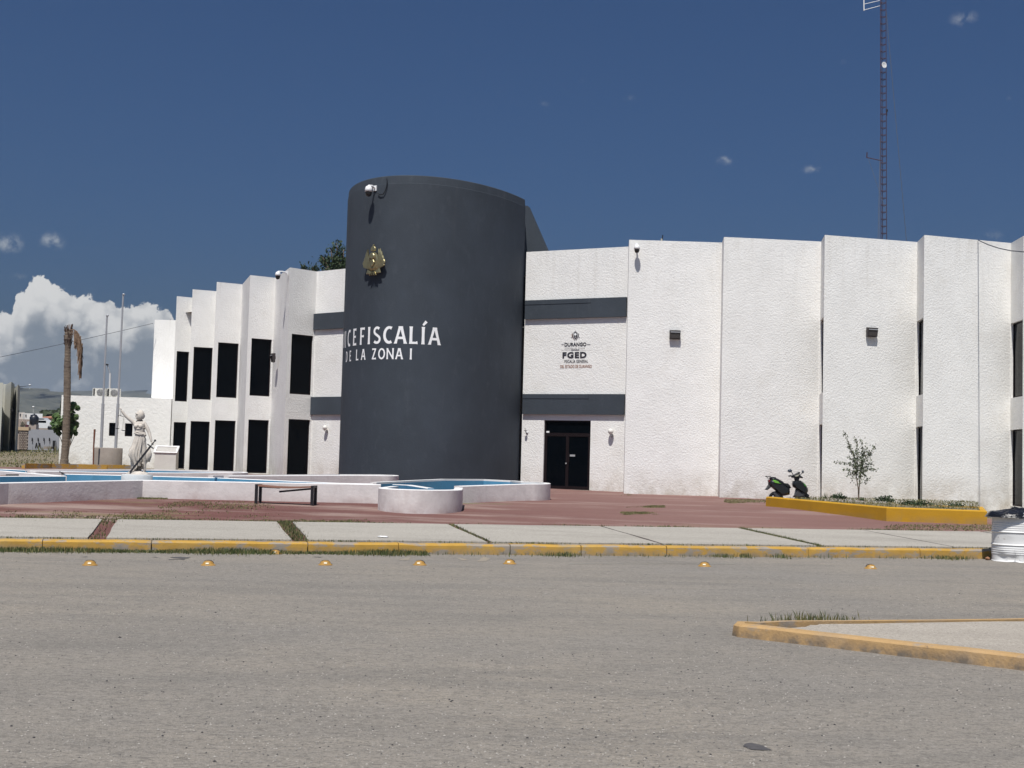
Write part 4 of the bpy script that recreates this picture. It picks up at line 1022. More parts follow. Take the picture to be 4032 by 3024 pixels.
# ------------------------------------------------------------------ benches
def bench(loc, rz, label, group=None):
    e = empty('bench', loc, label, 'bench', group, rz); L, D, H = 1.42, .42, .47
    for sx_ in (-1, 1):
        for sy_ in (-1, 1):
            b = MB(); b.box((sx_ * (L / 2 - .025), sy_ * (D / 2 - .025), H / 2), (.066, .066, H)); b.build('leg', DARKM, e)
        b = MB(); b.box((sx_ * (L / 2 - .025), 0, H - .026), (.052, D - .1, .052)); b.build('end_rail', DARKM, e)
    for i in range(4):
        y = -D / 2 + .055 + i * .103; b = MB(); rows = []
        for j in range(13):
            u = j / 12; x = -L / 2 + .055 + u * (L - .11); sg = -.035 * math.sin(math.pi * u) * (1 if i < 3 else .8)
            z = H - .012 + sg; w, h_ = .046, .018
            rows.append([(x, y - w, z - h_ * 2), (x, y + w, z - h_ * 2), (x, y + w, z), (x, y - w, z)])
        b.grid(rows, smooth=False, closed=True); b.face(rows[0]); b.face(rows[-1][::-1]); b.build('slat', WOOD, e)
    b = MB(); b.beam((L / 2 - .06, -.05, H - .075), (-.16, -.03, H - .17), .05, .045); b.build('broken_rail', DARKM, e)
    b = MB(); b.beam((-L / 2 + .05, -.05, H - .07), (-.15, -.05, H - .085), .05, .02); b.build('support_rail', DARKM, e)
    return e
g = G(1143, 1979); g2 = G(1035, 1978)
BE = bench((g.x, 31.75, gz(g.x, 31.75)), R(-4), 'steel framed bench with sagging wooden seat and a broken rail, against the fountain front')
b2 = copy_tree(BE); g = atY(-30, 1865, 36); b2.location = (g.x, 36.0, g.z - .47); b2.rotation_euler.z = R(-20); b2['label'] = 'dark bench partly out of frame behind the left basin of the fountain'
for o_ in (BE, b2): o_['group'] = 'benches around the fountain'

# ------------------------------------------------------------------ palm without crown
PD = 62.5; pb = atY(251.5, 1838, PD); pt = atY(273, 1297, PD)
PLM = empty('palm_tree', (pb.x, PD, pb.z), 'tall bare palm trunk with one dead brown frond hanging from its top', 'palm')
b = MB(); rows = []; N = 150; Hh = pt.z - pb.z
def pcen(u): return Vector((pb.x + (pt.x - pb.x) * (u ** .9) + .04 * math.sin(u * 5), PD, pb.z + Hh * u))
for i in range(N + 1):
    u = i / N; r_ = .172 - .015 * u + (.05 * math.exp(-(u / .05) ** 2)); ring = .004 * (1 if i % 3 else -1) + .01 * noise.noise(Vector((0, 0, i * .7)))
    if .74 < u < .78: r_ -= .01
    if u > .78: r_ -= .02
    if u > .92: r_ += .03 + .012 * math.sin(i * 2.)
    c_ = pcen(u); rows.append([c_ + Vector((math.cos(a), math.sin(a), 0)) * (r_ + ring + .012 * noise.noise(Vector((math.cos(a) * 2, math.sin(a) * 2, i * .35)))) for a in [2 * math.pi * j / 18 for j in range(18)]])
b.grid(rows, closed=True); b.face(rows[-1])
TRM = mat('palm_trunk', (.185, .145, .11), .95, var=.3, vscale=3, bump=.9, bscale=10, bdist=.04, sc=(1, 1, 4), stain=[((.07, .05, .045), 1.3, .5, .72, .8, (1, 1, 1.6))])
part('trunk', b, TRM, PLM)
b = MB(); random.seed(5)
for i in range(70):
    a = random.uniform(0, 6.28); u = random.uniform(.86, 1.0); c_ = pcen(u); d = Vector((math.cos(a), math.sin(a), 0)); L = random.uniform(.15, .4)
    p0_b = c_ + d * .13; b.beam(p0_b, p0_b + d * .08 + Vector((0, 0, L)), random.uniform(.02, .05), .012)
part('leaf_bases', b, mat('leaf_base', (.10, .065, .05), .95, var=.4, vscale=7), PLM)
# frond: stalk arching over and a folded dead blade hanging down
def fp(x, y): return atY(x, y, PD - .25)
st = [fp(276, 1300), fp(290, 1298), fp(303, 1306), fp(313, 1325), fp(318, 1345)]
b = MB(); b.tube(st, [.03, .03, .028, .024, .02], 7); fr_o = part('frond', b, DEADF, PLM)
b = MB(); random.seed(8)
spine = [fp(296, 1302), fp(312, 1322), fp(320, 1352), fp(317, 1400), fp(316, 1440), fp(320, 1486)]
for i in range(150):
    s0 = random.uniform(0, 3.2); j = int(s0); f = s0 - j; p = spine[j].lerp(spine[j + 1], f) + Vector((random.uniform(-.04, .04), random.uniform(-.12, .12), 0))
    L = random.uniform(.5, 1.15) * (1 if s0 > 1 else .7); pts = [p]
    for q_ in range(4): p = p + Vector((random.uniform(-.03, .035), random.uniform(-.03, .03), -L / 4)); pts.append(p)
    w = random.uniform(.012, .03)
    for a_, c_ in zip(pts, pts[1:]):
        b.face([a_ + Vector((-w, 0, 0)), a_ + Vector((w, 0, 0)), c_ + Vector((w * .8, 0, 0)), c_ + Vector((-w * .8, 0, 0))])
for i in range(40):  # wispy fibres under the arch
    s0 = random.uniform(0, 2.2); p = fp(278 + 12 * s0, 1300 + 3 * s0 * s0) ; L = random.uniform(.1, .45)
    e_ = p + Vector((random.uniform(-.1, .12), random.uniform(-.1, .1), -L)); b.face([p + Vector((-.006, 0, 0)), p + Vector((.006, 0, 0)), e_])
o = b.build('dead_leaflets', DEADF); o.parent = PLM; o.matrix_parent_inverse = Matrix.Translation(-PLM.location)

# ------------------------------------------------------------------ leaves helper
def leaf(b, p, n, up_, L, w, mi=0):
    n = n.normalized(); s_ = n.cross(up_)
    if s_.length < 1e-3: s_ = Vector((1, 0, 0))
    s_.normalize(); f = s_.cross(n).normalized()
    b.face([p - f * L * .5, p - f * L * .1 + s_ * w, p + f * L * .35 + s_ * w * .6, p + f * L * .5, p + f * L * .35 - s_ * w * .6, p - f * L * .1 - s_ * w], mi)
def rv(r_=1.): return Vector((random.uniform(-1, 1), random.uniform(-1, 1), random.uniform(-1, 1))) * r_
def rot_unit():
    v = rv()
    while v.length < .1 or v.length > 1: v = rv()
    return v.normalized()
# broad leaved shrub behind the palm
sh = atY(262, 1700, 63.3); SH = empty('shrub', (sh.x, 63.3, gz(sh.x, 63.3)), 'broad leaved green shrub growing up behind the bare palm trunk', 'shrub')
b = MB(); random.seed(3)
clumps = [(288, 1598, 16), (305, 1606, 9), (282, 1625, 14), (222, 1640, 16), (238, 1658, 16), (215, 1672, 15), (225, 1690, 14), (285, 1650, 16), (296, 1672, 16), (276, 1680, 14), (292, 1690, 11), (212, 1660, 10), (245, 1680, 14), (262, 1670, 18), (262, 1640, 16), (280, 1706, 9), (273, 1718, 6), (232, 1705, 8), (268, 1612, 12), (300, 1640, 9), (288, 1664, 10), (205, 1668, 7), (298, 1706, 6)]
for (x, y, r_) in clumps:
    c_ = atY(x, y, 63.3 + random.uniform(-.4, .3)); rr_ = r_ / FPX * 64
    for i in range(int(16 + r_ * 3)):
        d = rot_unit(); p = c_ + d * rr_ * random.uniform(.5, 1); leaf(b, p, (d + Vector((0, -.5, .6)) + rv(.4)), Vector((0, 0, 1)) + rv(.5), random.uniform(.13, .22), random.uniform(.06, .10))
part('foliage', b, LEAF, SH)
b = MB()
for (x, y, r_) in clumps[::2]:
    b.tube([atY(262, 1836, 63.3), atY(262 + (x - 262) * .3, 1760, 63.3), atY(x, y, 63.3)], [.035, .025, .01], 5)
part('stem', b, BARK, SH)

# ------------------------------------------------------------------ flagpoles in a concrete drum, plaque stand, post
FD = 61.5; fb = atY(423, 1841, FD); dz_t = atY(423, 1763, FD).z
b = MB(); b.lathe([(.66, .55), (.66, dz_t - .03), (.64, dz_t), (.56, dz_t), (.56, dz_t - .08), (0, dz_t - .08)], 36, (fb.x, FD, 0))
FB = empty('concrete_drum', (fb.x, FD, fb.z), 'stained bare concrete drum holding the two flagpoles', 'pole base'); part('drum', b, CONC, FB)
for (x0, x1, yt, ym, lab) in ((398, 421.5, 1244, 1590, 'shorter of the two grey flagpoles rising from the concrete drum'), (455, 485, 1161, 1590, 'taller of the two grey flagpoles rising from the concrete drum')):
    a_, t_ = atY(x0, 1770, FD), atY(x1, yt, FD); m_ = atY(x0 + (x1 - x0) * .33, ym, FD)
    fe = empty('flagpole', a_, lab, 'flagpole', 'flagpoles in the concrete drum')
    b = MB(); b.tube([a_ - Vector((0, 0, .1)), m_], .07, 10); part('lower_tube', b, GALV, fe)
    b = MB(); b.tube([m_, m_ + Vector((0, 0, .02)), t_], [.05, .05, .04], 10); part('upper_tube', b, GALV, fe)
    b = MB(); b.blob(t_ + Vector((.02, 0, .02)), (.07, .07, .05), n=6); part('pulley', b, GALV, fe)
PD2 = 59.; a_, c_ = atY(612, 1848, PD2), atY(696, 1848, PD2); zt = atY(650, 1776, PD2).z; cx_ = (a_.x + c_.x) / 2; w_ = c_.x - a_.x
PQ = empty('plaque_stand', (cx_, PD2, gz(cx_, PD2)), 'white concrete stand with a sloping framed plaque on top, left of the windows', 'plaque stand')
b = MB(); b.box((cx_, PD2, (zt + .6) / 2), (w_, .45, zt - .6)); part('block', b, mat('plaque_block', (.62, .59, .54), .9, var=.06, bump=.3), PQ)
b = MB(); T = Matrix.Translation((cx_, PD2 - .05, zt + .06)) @ Matrix.Rotation(R(38), 4, 'X')
for c0_, s0_ in (((0, -.22, 0), (w_ + .1, .07, .08)), ((0, .22, 0), (w_ + .1, .07, .08)), ((-w_ / 2 - .01, 0, 0), (.08, .37, .08)), ((w_ / 2 + .01, 0, 0), (.08, .37, .08))): b.box(None, s0_, M=T @ Matrix.Translation(c0_))
part('plaque_frame', b, FOUNTTOP, PQ)
b = MB(); b.box(None, (w_ - .06, .37, .02), M=T); part('plaque', b, mat('plaque_face', (.42, .40, .37), .6, var=.1, vscale=12), PQ)
b = MB(); b.tube([atY(367, 1836, 60.4), atY(369, 1760, 60.4), atY(373, 1690, 60.4)], [.035, .035, .05], 7); o = b.build('rusty_post', RUST); tag(o, 'thin rusty steel post leaning beside the concrete flagpole drum', 'post')

# air conditioners on the annex
def ac(px0, px1, py0, py1, D, lab):
    a_, c_ = atY(px0, py1, D), atY(px1, py0, D); w = c_.x - a_.x; h_ = c_.z - AZ; e = empty('air_conditioner', ((a_.x + c_.x) / 2, D, AZ), lab, 'air conditioner', 'air conditioners on the annex roof')
    b = MB(); b.box((0, .2, h_ / 2 + .03), (w, .38, h_ - .06)); b.build('case', mat('ac_case', (.55, .54, .5), .6, var=.05), e)
    b = MB(); T = Matrix.Translation((w * .12, 0, h_ / 2 + .02)) @ Matrix.Rotation(R(90), 4, 'X'); b.lathe([(.0, .012), (h_ * .36, .012), (h_ * .36, -.0)], 24, M=T); b.build('fan_opening', mat('fan_dark', (.16, .155, .15), .7), e)
    b = MB()
    for r_ in (.1, .2, .3): b.tube([T @ Vector((math.cos(t_) * h_ * r_, math.sin(t_) * h_ * r_, .02)) for t_ in [i * math.pi / 10 for i in range(21)]], .006, 4)
    b.build('fan_grille', GALV, e)
    b = MB(); b.box((-w * .38, .005, h_ / 2 + .03), (w * .12, .02, h_ * .75)); b.build('side_vent', DARKM, e)
    return e
ac(364, 413, 1529, 1556, 67.2, 'left of the two beige outdoor air conditioning units on the annex roof'); ac(420, 468, 1530, 1558, 67.6, 'right of the two beige outdoor air conditioning units on the annex roof')
# street lamp far behind
LD = 95; e = empty('street_lamp', atY(431, 1790, LD), 'grey street lamp with bent arm standing behind the annex roof', 'street lamp')
b = MB(); b.tube([atY(428, 1800, LD), atY(431.5, 1550, LD), atY(434, 1470, LD)], [.12, .09, .08], 8); part('pole', b, mat('lamp_pole', (.6, .6, .6), .5), e)
b = MB(); b.tube([atY(434, 1472, LD), atY(430, 1457, LD), atY(424, 1441, LD)], .05, 6); part('arm', b, GALV, e)
b = MB(); b.beam(atY(425, 1437, LD), atY(416, 1434.5, LD), .25, .12); part('lamp_head', b, DARKM, e)
# yellow kerb behind the fountain
b = MB(); pts = [atZ(x, y, .93) for x, y in ((92, 1836), (200, 1836.5), (300, 1838), (420, 1840.5), (545, 1842.5))]
for p, q_ in zip(pts, pts[1:]):
    b.beam(p, q_, .16, .24)
b.build('rear_kerb', YELLOW, kind='structure')

# ------------------------------------------------------------------ wall fittings
def facing(seg): p, d, n, L = seg_frame(*seg); return math.atan2(n.y, n.x) + math.pi / 2
def dome_camera(foot, rz, lab, S_=1., arm=.26, black=True, up=0.):
    e = empty('security_camera', foot, lab, 'security camera', 'dome cameras on the facade', rz)
    b = MB(); b.box((0, -.02, 0), (.11 * S_, .04, .14 * S_)); b.build('wall_plate', WHITEP, e)
    b = MB(); b.tube([(0, -.02, 0), (0, -arm * .5, .03 * S_ + up), (0, -arm, .02 + up), (0, -arm, -.03 + up)], .026 * S_, 8); b.build('bracket', WHITEP, e)
    b = MB(); z = up; b.lathe([(0, z + .02), (.05 * S_, z + .01), (.085 * S_, z - .03), (.10 * S_, z - .09 * S_), (.10 * S_, z - .15 * S_), (0, z - .15 * S_)], 20, (0, -arm, 0)); b.build('housing', WHITEP, e)
    b = MB(); b.lathe([(.088 * S_, z - .15 * S_), (.085 * S_, z - .20 * S_), (.06 * S_, z - .26 * S_), (0, z - .285 * S_)], 20, (0, -arm, 0)); b.build('dome', BLACKP, e)
    return e
f0 = on_wall(2505, 967, SA); dome_camera(f0, facing(SA), 'white dome security camera with black globe near the parapet right of the entrance', 1.05, .27, up=-.02)
# left wing: on the long blank return between the 4th and 5th bays, arm to the left
f1 = atZ(1138, 1068, 9.55); 
dome_camera(Vector((-9.75, 55.4, 9.5)), R(-62), 'white dome security camera with black globe on the left wing beside the tallest bay', 1.15, .42, up=.0)
# tower camera with its cable loop
sT = s_at(1478, 750); pT, nT = tow(th_of(sT)); zT = (CAM + ray(1487, 742) * (pT.y / ray(1487, 742).y)).z
e = dome_camera(Vector((pT.x, pT.y, zT)) , math.atan2(nT.y, nT.x) + math.pi / 2, 'all white dome security camera high on the dark tower with a looped cable', 1.35, .33, up=.02)
b = MB(); Tm = []
for (px, py) in ((1491, 760), (1500, 767), (1512, 765), (1520, 752), (1525, 735), (1527, 712), (1525.5, 703)):
    ss_ = s_at(px, py); p, n = tow(th_of(ss_), .05); zz = (CAM + ray(px, py) * (p.y / ray(px, py).y)).z; Tm.append(Vector((p.x, p.y, zz)))
b.tube(Tm, .018, 6); o = b.build('cable', BLACKP); o.parent = e; bpy.context.view_layer.update(); o.matrix_parent_inverse = e.matrix_world.inverted()
def floodlight(foot, rz, lab, w=.38, h_=.33):
    e = empty('floodlight', foot, lab, 'floodlight', 'floodlights on the facade', rz)
    b = MB(); b.box((0, -.03, 0), (.08, .06, .12)); b.build('bracket', DARKM, e)
    b = MB(); n = len(b.v)
    P8 = [(-w / 2, -.05, -h_ / 2), (w / 2, -.05, -h_ / 2), (w / 2, -.05, h_ / 2), (-w / 2, -.05, h_ / 2), (-w / 2 * .98, -.15, -h_ / 2 + .02), (w / 2 * .98, -.15, -h_ / 2 + .02), (w / 2 * .98, -.20, h_ / 2 - .02), (-w / 2 * .98, -.20, h_ / 2 - .02)]
    b.v += P8
    for f in ((0, 3, 2, 1), (4, 5, 6, 7), (0, 1, 5, 4), (1, 2, 6, 5), (2, 3, 7, 6), (3, 0, 4, 7)): b.f.append(f); b.m.append(0); b.sm.append(False)
    b.build('case', mat('floodlight_case', (.035, .028, .028), .5), e)
    b = MB(); b.face([(-w * .43, -.158, -h_ * .38), (w * .43, -.158, -h_ * .38), (w * .43, -.188, h_ * .2), (-w * .43, -.188, h_ * .2)]); b.build('lens', mat('floodlight_glass', (.06, .055, .055), .15), e)
    b = MB(); b.beam((-w * .45, -.2, h_ * .26), (w * .45, -.2, h_ * .26), .02, .03); b.build('trim', GALV, e)
    return e
floodlight(on_wall(2656, 1319, SA), facing(SA), 'dark square floodlight on the first bay right of the entrance')
floodlight(on_wall(3427, 1309, SC_), facing(SC_), 'dark square floodlight above the sapling, third bay right of the entrance')
floodlight(Vector((-10.42, 57.0, 5.95)), R(-68), 'dark floodlight in profile on the left wing next to an upper window', .40, .40)
def wall_lamp(foot, rz, lab, globe=True):
    e = empty('wall_lamp', foot, lab, 'wall lamp', 'wall lamps beside the entrance', rz)
    b = MB(); b.lathe([(0, -.0), (.05, 0), (.05, .02), (0, .03)], 14, M=Matrix.Rotation(R(90), 4, 'X')); b.build('wall_plate', GALV, e)
    b = MB(); b.tube([(0, -.02, 0), (0, -.12, .0), (0, -.15, .06)], .014, 6); b.build('arm', GALV, e)
    b = MB(); b.lathe([(0, .05), (.04, .055), (.055, .09)], 14, (0, -.15, 0)); b.build('cup', GALV, e)
    if globe: b = MB(); b.blob((0, -.15, .17), (.105, .105, .105), n=12); b.build('globe', mat('opal_glass', (.72, .70, .66), .35), e)
    else: b = MB(); b.face([(-.07, -.15, .17), (.03, -.15, .15), (-.02, -.15, .08)]); b.build('broken_glass', mat('glass_shard', (.5, .48, .45), .4), e)
    return e
wall_lamp(on_wall(2410, 1717, DS), facing(DS), 'wall lamp with round white globe to the right of the entrance door')
wall_lamp(on_wall(2076, 1704, DS), facing(DS), 'wall lamp without its globe between tower and entrance door', False)
wall_lamp(on_wall(1289, 1700, LS), facing(LS), 'wall lamp with round white globe left of the dark tower')
# gilded emblem on the tower
se = s_at(1482, 1030); pe, ne = tow(th_of(se)); ze = (CAM + ray(1467, 1026) * (pe.y / ray(1467, 1026).y)).z
EM = empty('wall_emblem', (pe.x, pe.y, ze), 'gilded metal emblem with crowned oval shield and leaf wreath on the dark tower', 'emblem', None, math.atan2(ne.y, ne.x) + math.pi / 2)
U = 1.36 / 1035
def ep(x, y, d=.15): return Vector(((x - 645) * U * 1.02, -d, (800 - y) * U * .82))
def plate(pts, d0, d1, m=GOLD, name='relief', bulge=0.):
    b = MB(); a_ = [ep(x, y, d0) for x, y in pts]; c_ = [ep(x, y, d1) for x, y in pts]; cc = sum(c_, Vector()) / len(c_); ci = [cc + (p - cc) * .82 + Vector((0, -.02, 0)) for p in c_]
    for i in range(len(pts)):
        j = (i + 1) % len(pts); b.face([a_[i], a_[j], c_[j], c_[i]]); b.face([c_[i], c_[j], ci[j], ci[i]])
    b.face(ci); return b.build(name, m, EM)
plate([(430, 1090), (560, 1180), (700, 1180), (860, 1080), (905, 1230), (760, 1255), (650, 1200), (540, 1260), (385, 1250)], .13, .15, name='ribbon')
for s_ in (-1, 1):
    M_ = lambda x: 645 + s_ * x
    for k_, (x0, y0, x1, y1, w, d_) in enumerate(((60, 1140, 235, 425, 44, .17), (80, 1130, 275, 520, 40, .16), (110, 1110, 320, 660, 38, .15), (140, 1080, 365, 790, 34, .145), (30, 1150, 190, 430, 40, .18), (120, 1090, 350, 925, 28, .14))):
        px_ = []; N_ = 7
        for i in range(N_ + 1):
            u = i / N_; x = x0 + (x1 - x0) * math.sin(math.pi / 2 * u) ** .8 + 34 * math.sin(math.pi * u); y = y0 + (y1 - y0) * u; px_.append((x, y, w * math.sin(math.pi * min(1, .12 + u * .88)) + 3))
        plate([(M_(x - ww), y) for x, y, ww in px_] + [(M_(x + ww), y + 12) for x, y, ww in px_[::-1]], d_ - .03, d_, name='leaf')
ov = [(645 + 175 * math.cos(a) * (1 if math.sin(a) > -.2 else .9), 820 - (290 if math.sin(a) > 0 else 320) * math.sin(a) * (1 if math.sin(a) > 0 else 1)) for a in [i * math.pi / 14 for i in range(28)]]
plate(ov, .15, .20, name='shield')
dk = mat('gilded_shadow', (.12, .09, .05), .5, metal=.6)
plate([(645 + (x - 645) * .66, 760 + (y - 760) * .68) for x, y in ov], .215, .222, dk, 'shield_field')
plate([(645 + 88 * math.cos(a), 680 + 95 * math.sin(a)) for a in [i * math.pi / 10 for i in range(20)]], .22, .25, name='medallion')
plate([(590, 800), (700, 790), (740, 880), (690, 1000), (640, 1040), (590, 940)], .22, .25, name='animal_relief')
plate([(560, 500), (565, 420), (590, 360), (650, 330), (710, 360), (735, 420), (740, 500), (650, 520)], .16, .21, name='crown'); plate([(630, 345), (640, 290), (660, 280), (680, 300), (675, 345)], .17, .2, name='crown_finial')
for x_ in (-90, -30, 30, 90): plate([(645 + x_ * .5, 1190), (645 + x_ * .5 + 25, 1190), (645 + x_ * 1.3 + 20, 1310), (645 + x_ * 1.3 - 10, 1310)], .15, .18, name='stem')
b = MB(); b.box((0, -.07, 0), (.3, .14, .5)); b.build('mount', DARKM, EM)
for o in kids(EM): o.location.z -= .0

# ------------------------------------------------------------------ planter with sapling
PLP = [Vector((7.56, 38.4, .855)), Vector((9.55, 33.0, .79)), Vector((12.1, 33.0, .765)), Vector((15.75, 43.3, .60)), Vector((14.0, 43.7, .60)), Vector((10.6, 43.9, .62)), Vector((9.9, 43.6, .62))]
PL = empty('planter', (9.6, 36, .5), 'long low yellow painted planter bed in front of the right hand bays', 'planter')
b = MB(); In = offs(PLP, .17, True); n_ = len(PLP)
for i in range(n_):
    j = (i + 1) % n_; a_, c_, ia, ic = PLP[i], PLP[j], In[i], In[j]
    lo = lambda p: Vector((p.x, p.y, .1))
    bv = .03
    b.face([lo(a_), lo(c_), c_ - Vector((0, 0, bv)), a_ - Vector((0, 0, bv))]); ca, cc = a_ + (ia - a_) * .18, c_ + (ic - c_) * .18
    b.face([a_ - Vector((0, 0, bv)), c_ - Vector((0, 0, bv)), cc, ca]); b.face([ca, cc, ic, ia]); b.face([ia, ic, ic - Vector((0, 0, .2)), ia - Vector((0, 0, .2))])
part('planter_wall', b, PLANTY, PL)
b = MB(); cen = sum(In, Vector()) / n_
rows = [[cen + (p - cen) * f + Vector((0, 0, -.05 + .07 * (1 - f) + .03 * noise.noise(p * f * 3))) for p in In] for f in (1, .8, .6, .4, .2, .02)]
b.grid(rows, closed=True); part('soil', b, DIRT, PL)
def in_poly(x, y, P):
    c_ = False; j = len(P) - 1
    for i in range(len(P)):
        if ((P[i][1] > y) != (P[j][1] > y)) and x < (P[j][0] - P[i][0]) * (y - P[i][1]) / (P[j][1] - P[i][1]) + P[i][0]: c_ = not c_
        j = i
    return c_
def planter_z(x, y): return .82
# sapling
SD2 = 38.6; s0_ = atY(3381, 1968, SD2); SAP = empty('sapling', s0_, 'young grey green sapling with sparse upswept branches growing in the yellow planter', 'sapling')
random.seed(21); b = MB(); bl_ = MB()
def sp(x, y, dy=0): return atY(3381 + (x - 880) / 2.044, 1968 + (y - 645) / 2.044, SD2 + dy)
trunks = [[(880, 650), (878, 560), (865, 480), (858, 400), (845, 300), (820, 240), (785, 150), (762, 100)], [(880, 645), (884, 550), (893, 450), (900, 380), (925, 280), (945, 220)], [(893, 450), (910, 350), (960, 290), (1000, 230), (1015, 200)], [(865, 420), (870, 300), (862, 200), (850, 140)], [(900, 380), (915, 260), (905, 190), (893, 150)],
          [(868, 400), (820, 360), (760, 350), (690, 338)], [(895, 430), (950, 400), (1030, 405)], [(865, 430), (810, 405), (752, 412)], [(868, 440), (825, 430), (785, 455)], [(895, 420), (930, 440), (945, 480), (935, 520)], [(880, 400), (835, 450), (825, 490)], [(905, 400), (960, 370), (990, 350)], [(870, 380), (830, 330), (795, 295)], [(890, 300), (940, 260), (968, 250)], [(880, 440), (900, 480), (890, 520)], [(866, 350), (835, 270), (790, 210)], [(920, 300), (975, 270), (985, 260)]]
for ti, tk in enumerate(trunks):
    dys = random.uniform(-.25, .25) * (ti > 1); P3 = [sp(x, y, dys * i / len(tk)) for i, (x, y) in enumerate(tk)]
    r0 = .02 if ti < 2 else .009; b.tube(P3, [max(.003, r0 * (1 - .8 * i / (len(P3) - 1))) for i in range(len(P3))], 5)
    for a_, c_ in zip(P3[(2 if ti < 2 else 0):], P3[(3 if ti < 2 else 1):]):
        L = (c_ - a_).length
        for q_ in range(int(L * 95)):
            p = a_.lerp(c_, random.random()) + rv(.045); leaf(bl_, p, rv() + Vector((0, -.3, .3)), Vector((0, 0, 1)) + rv(.8), random.uniform(.045, .085), random.uniform(.012, .020))
for _ in range(420):
    x, y = random.gauss(890, 42), random.gauss(345, 70); p = sp(x, y, random.uniform(-.22, .22)); leaf(bl_, p, rv(), Vector((0, 0, 1)) + rv(), random.uniform(.04, .075), .015)
part('trunk', b, BARK, SAP); part('foliage', bl_, LEAFG, SAP)
# small weeds in the planter as separate plants
def weed(px, py, D, w, h_, m, lab, n=160, broad=False, seed=1):
    random.seed(seed); c_ = atY(px, py, D); e = empty('weed', c_, lab, 'weed', 'weeds growing in the yellow planter'); b = MB()
    for i in range(n):
        a = random.uniform(0, 6.28); r_ = random.random() ** .5 * w; hh = h_ * (1 - .6 * (r_ / w) ** 2) * random.uniform(.5, 1.05); base = c_ + Vector((math.cos(a) * r_ * .5, math.sin(a) * r_ * .5, -.04)); tip = base + Vector((math.cos(a) * r_ * .7, math.sin(a) * r_ * .7, hh))
        if broad: leaf(b, base.lerp(tip, random.uniform(.3, 1)), rv() + Vector((0, 0, .5)), rv(), random.uniform(.05, .09), .02)
        else: s_ = Vector((.006, .003, 0)); b.face([base - s_, base + s_, tip])
    part('leaves', b, m, e)
weed(3303, 1960, 40.2, .24, .2, LEAFD, 'low dark green weed clump left of the sapling in the planter', 200, True, 2)
weed(3485, 1972, 38.2, .26, .25, LEAFD, 'round bushy weed right of the sapling in the planter', 240, True, 3)
weed(3606, 1986, 36.6, .42, .20, LEAFD, 'wide dark weed by the narrow ground floor window in the planter', 300, True, 4)
weed(3765, 1990, 36.6, .2, .13, LEAFD, 'smallest weed at the right end of the planter', 120, True, 5)
weed(3250, 1957, 41.2, .12, .24, GRASS, 'few tall grass blades at the left of the planter', 26, False, 6)
weed(3392, 1966, 38.0, .07, .12, LEAFD, 'tiny sprout at the foot of the sapling', 26, True, 7)

# ------------------------------------------------------------------ scooter
SCD = 41.8; sc0 = atY(3112, 1968, SCD); gs = gz(sc0.x, SCD)
SCT = empty('scooter', (sc0.x, SCD, gs), 'black scooter with lime green panels parked behind the yellow planter, rear towards the left', 'scooter')
SB = mat('scooter_black', (.014, .016, .019), .3, spec=.5); SG = mat('scooter_green', (.16, .42, .06), .35); SGREY = mat('scooter_grey', (.05, .052, .058), .5)
# side profile traced in its own plane: x along the bike, z up; rear to the left, front wheel turned right
K_ = SCD / FPX / 9.217
def cpt(x, y, dy=0.): return Vector(((2980 + x / 9.217 - 3112) / FPX * SCD, dy, (1830 + y / 9.217 - 1968.) * -SCD / FPX + (sc0.z - gs)))
def solid(outline, hw, m, name, y0=0., edge=.6):
    b = MB(); c_ = [cpt(x, y, 0) for x, y in outline]; cc = sum(c_, Vector()) / len(c_)
    rows = []
    for dy, f in ((-hw, .72), (-hw * edge, .95), (0, 1.0), (hw * edge, .95), (hw, .72)):
        rows.append([Vector((cc.x + (p.x - cc.x) * f, y0 + dy, cc.z + (p.z - cc.z) * f)) for p in c_])
    b.grid(rows, closed=True, smooth=True); b.face(rows[0]); b.face(rows[-1][::-1]); return b.build(name, m, SCT)
solid([(400, 560), (520, 540), (760, 590), (900, 680), (1010, 760), (1180, 860), (1190, 1000), (1180, 1090), (1000, 1130), (900, 1140), (760, 1040), (600, 900), (400, 740)], .17, SB, 'rear_body')
solid([(430, 500), (500, 470), (640, 480), (760, 530), (900, 600), (1010, 690), (1130, 690), (1200, 770), (1240, 840), (1190, 870), (1080, 800), (900, 700), (700, 590), (450, 545)], .13, BLACKP, 'seat')
solid([(530, 560), (640, 570), (740, 610), (800, 680), (900, 720), (760, 700), (600, 680), (530, 640)], .19, SG, 'side_panel')
solid([(390, 570), (500, 560), (510, 640), (440, 680), (395, 640)], .12, mat('tail_light_red', (.14, .01, .015), .25), 'tail_light')
solid([(500, 690), (560, 720), (520, 820), (420, 910), (370, 940), (285, 935), (330, 880), (400, 760)], .10, SGREY, 'rear_mudguard')
def wheel(x, y, r_, name):
    c_ = cpt(x, y); e = None; b = MB(); rows = []
    for i in range(28):
        a = 2 * math.pi * i / 28; rows.append([c_ + Vector((math.cos(a) * (r_ + .045 * math.cos(t_)), .05 * math.sin(t_), math.sin(a) * (r_ + .045 * math.cos(t_)))) for t_ in [j * math.pi / 4 for j in range(8)]])
    b.grid(rows + [rows[0]], closed=True); w_ = b.build(name, BLACKP, SCT)
    b = MB(); b.lathe([(0, -.02), (r_ * .8, -.02), (r_ * .8, .02), (0, .02)], 20, M=Matrix.Translation(c_) @ Matrix.Rotation(R(90), 4, 'X')); o = b.build('rim', GALV, w_); return w_
wheel(690, 1250, .20, 'wheel'); wheel(1650, 1270, .20, 'wheel')
solid([(560, 1000), (660, 980), (760, 1020), (900, 1100), (900, 1200), (640, 1220)], .10, SGREY, 'engine')
b = MB()
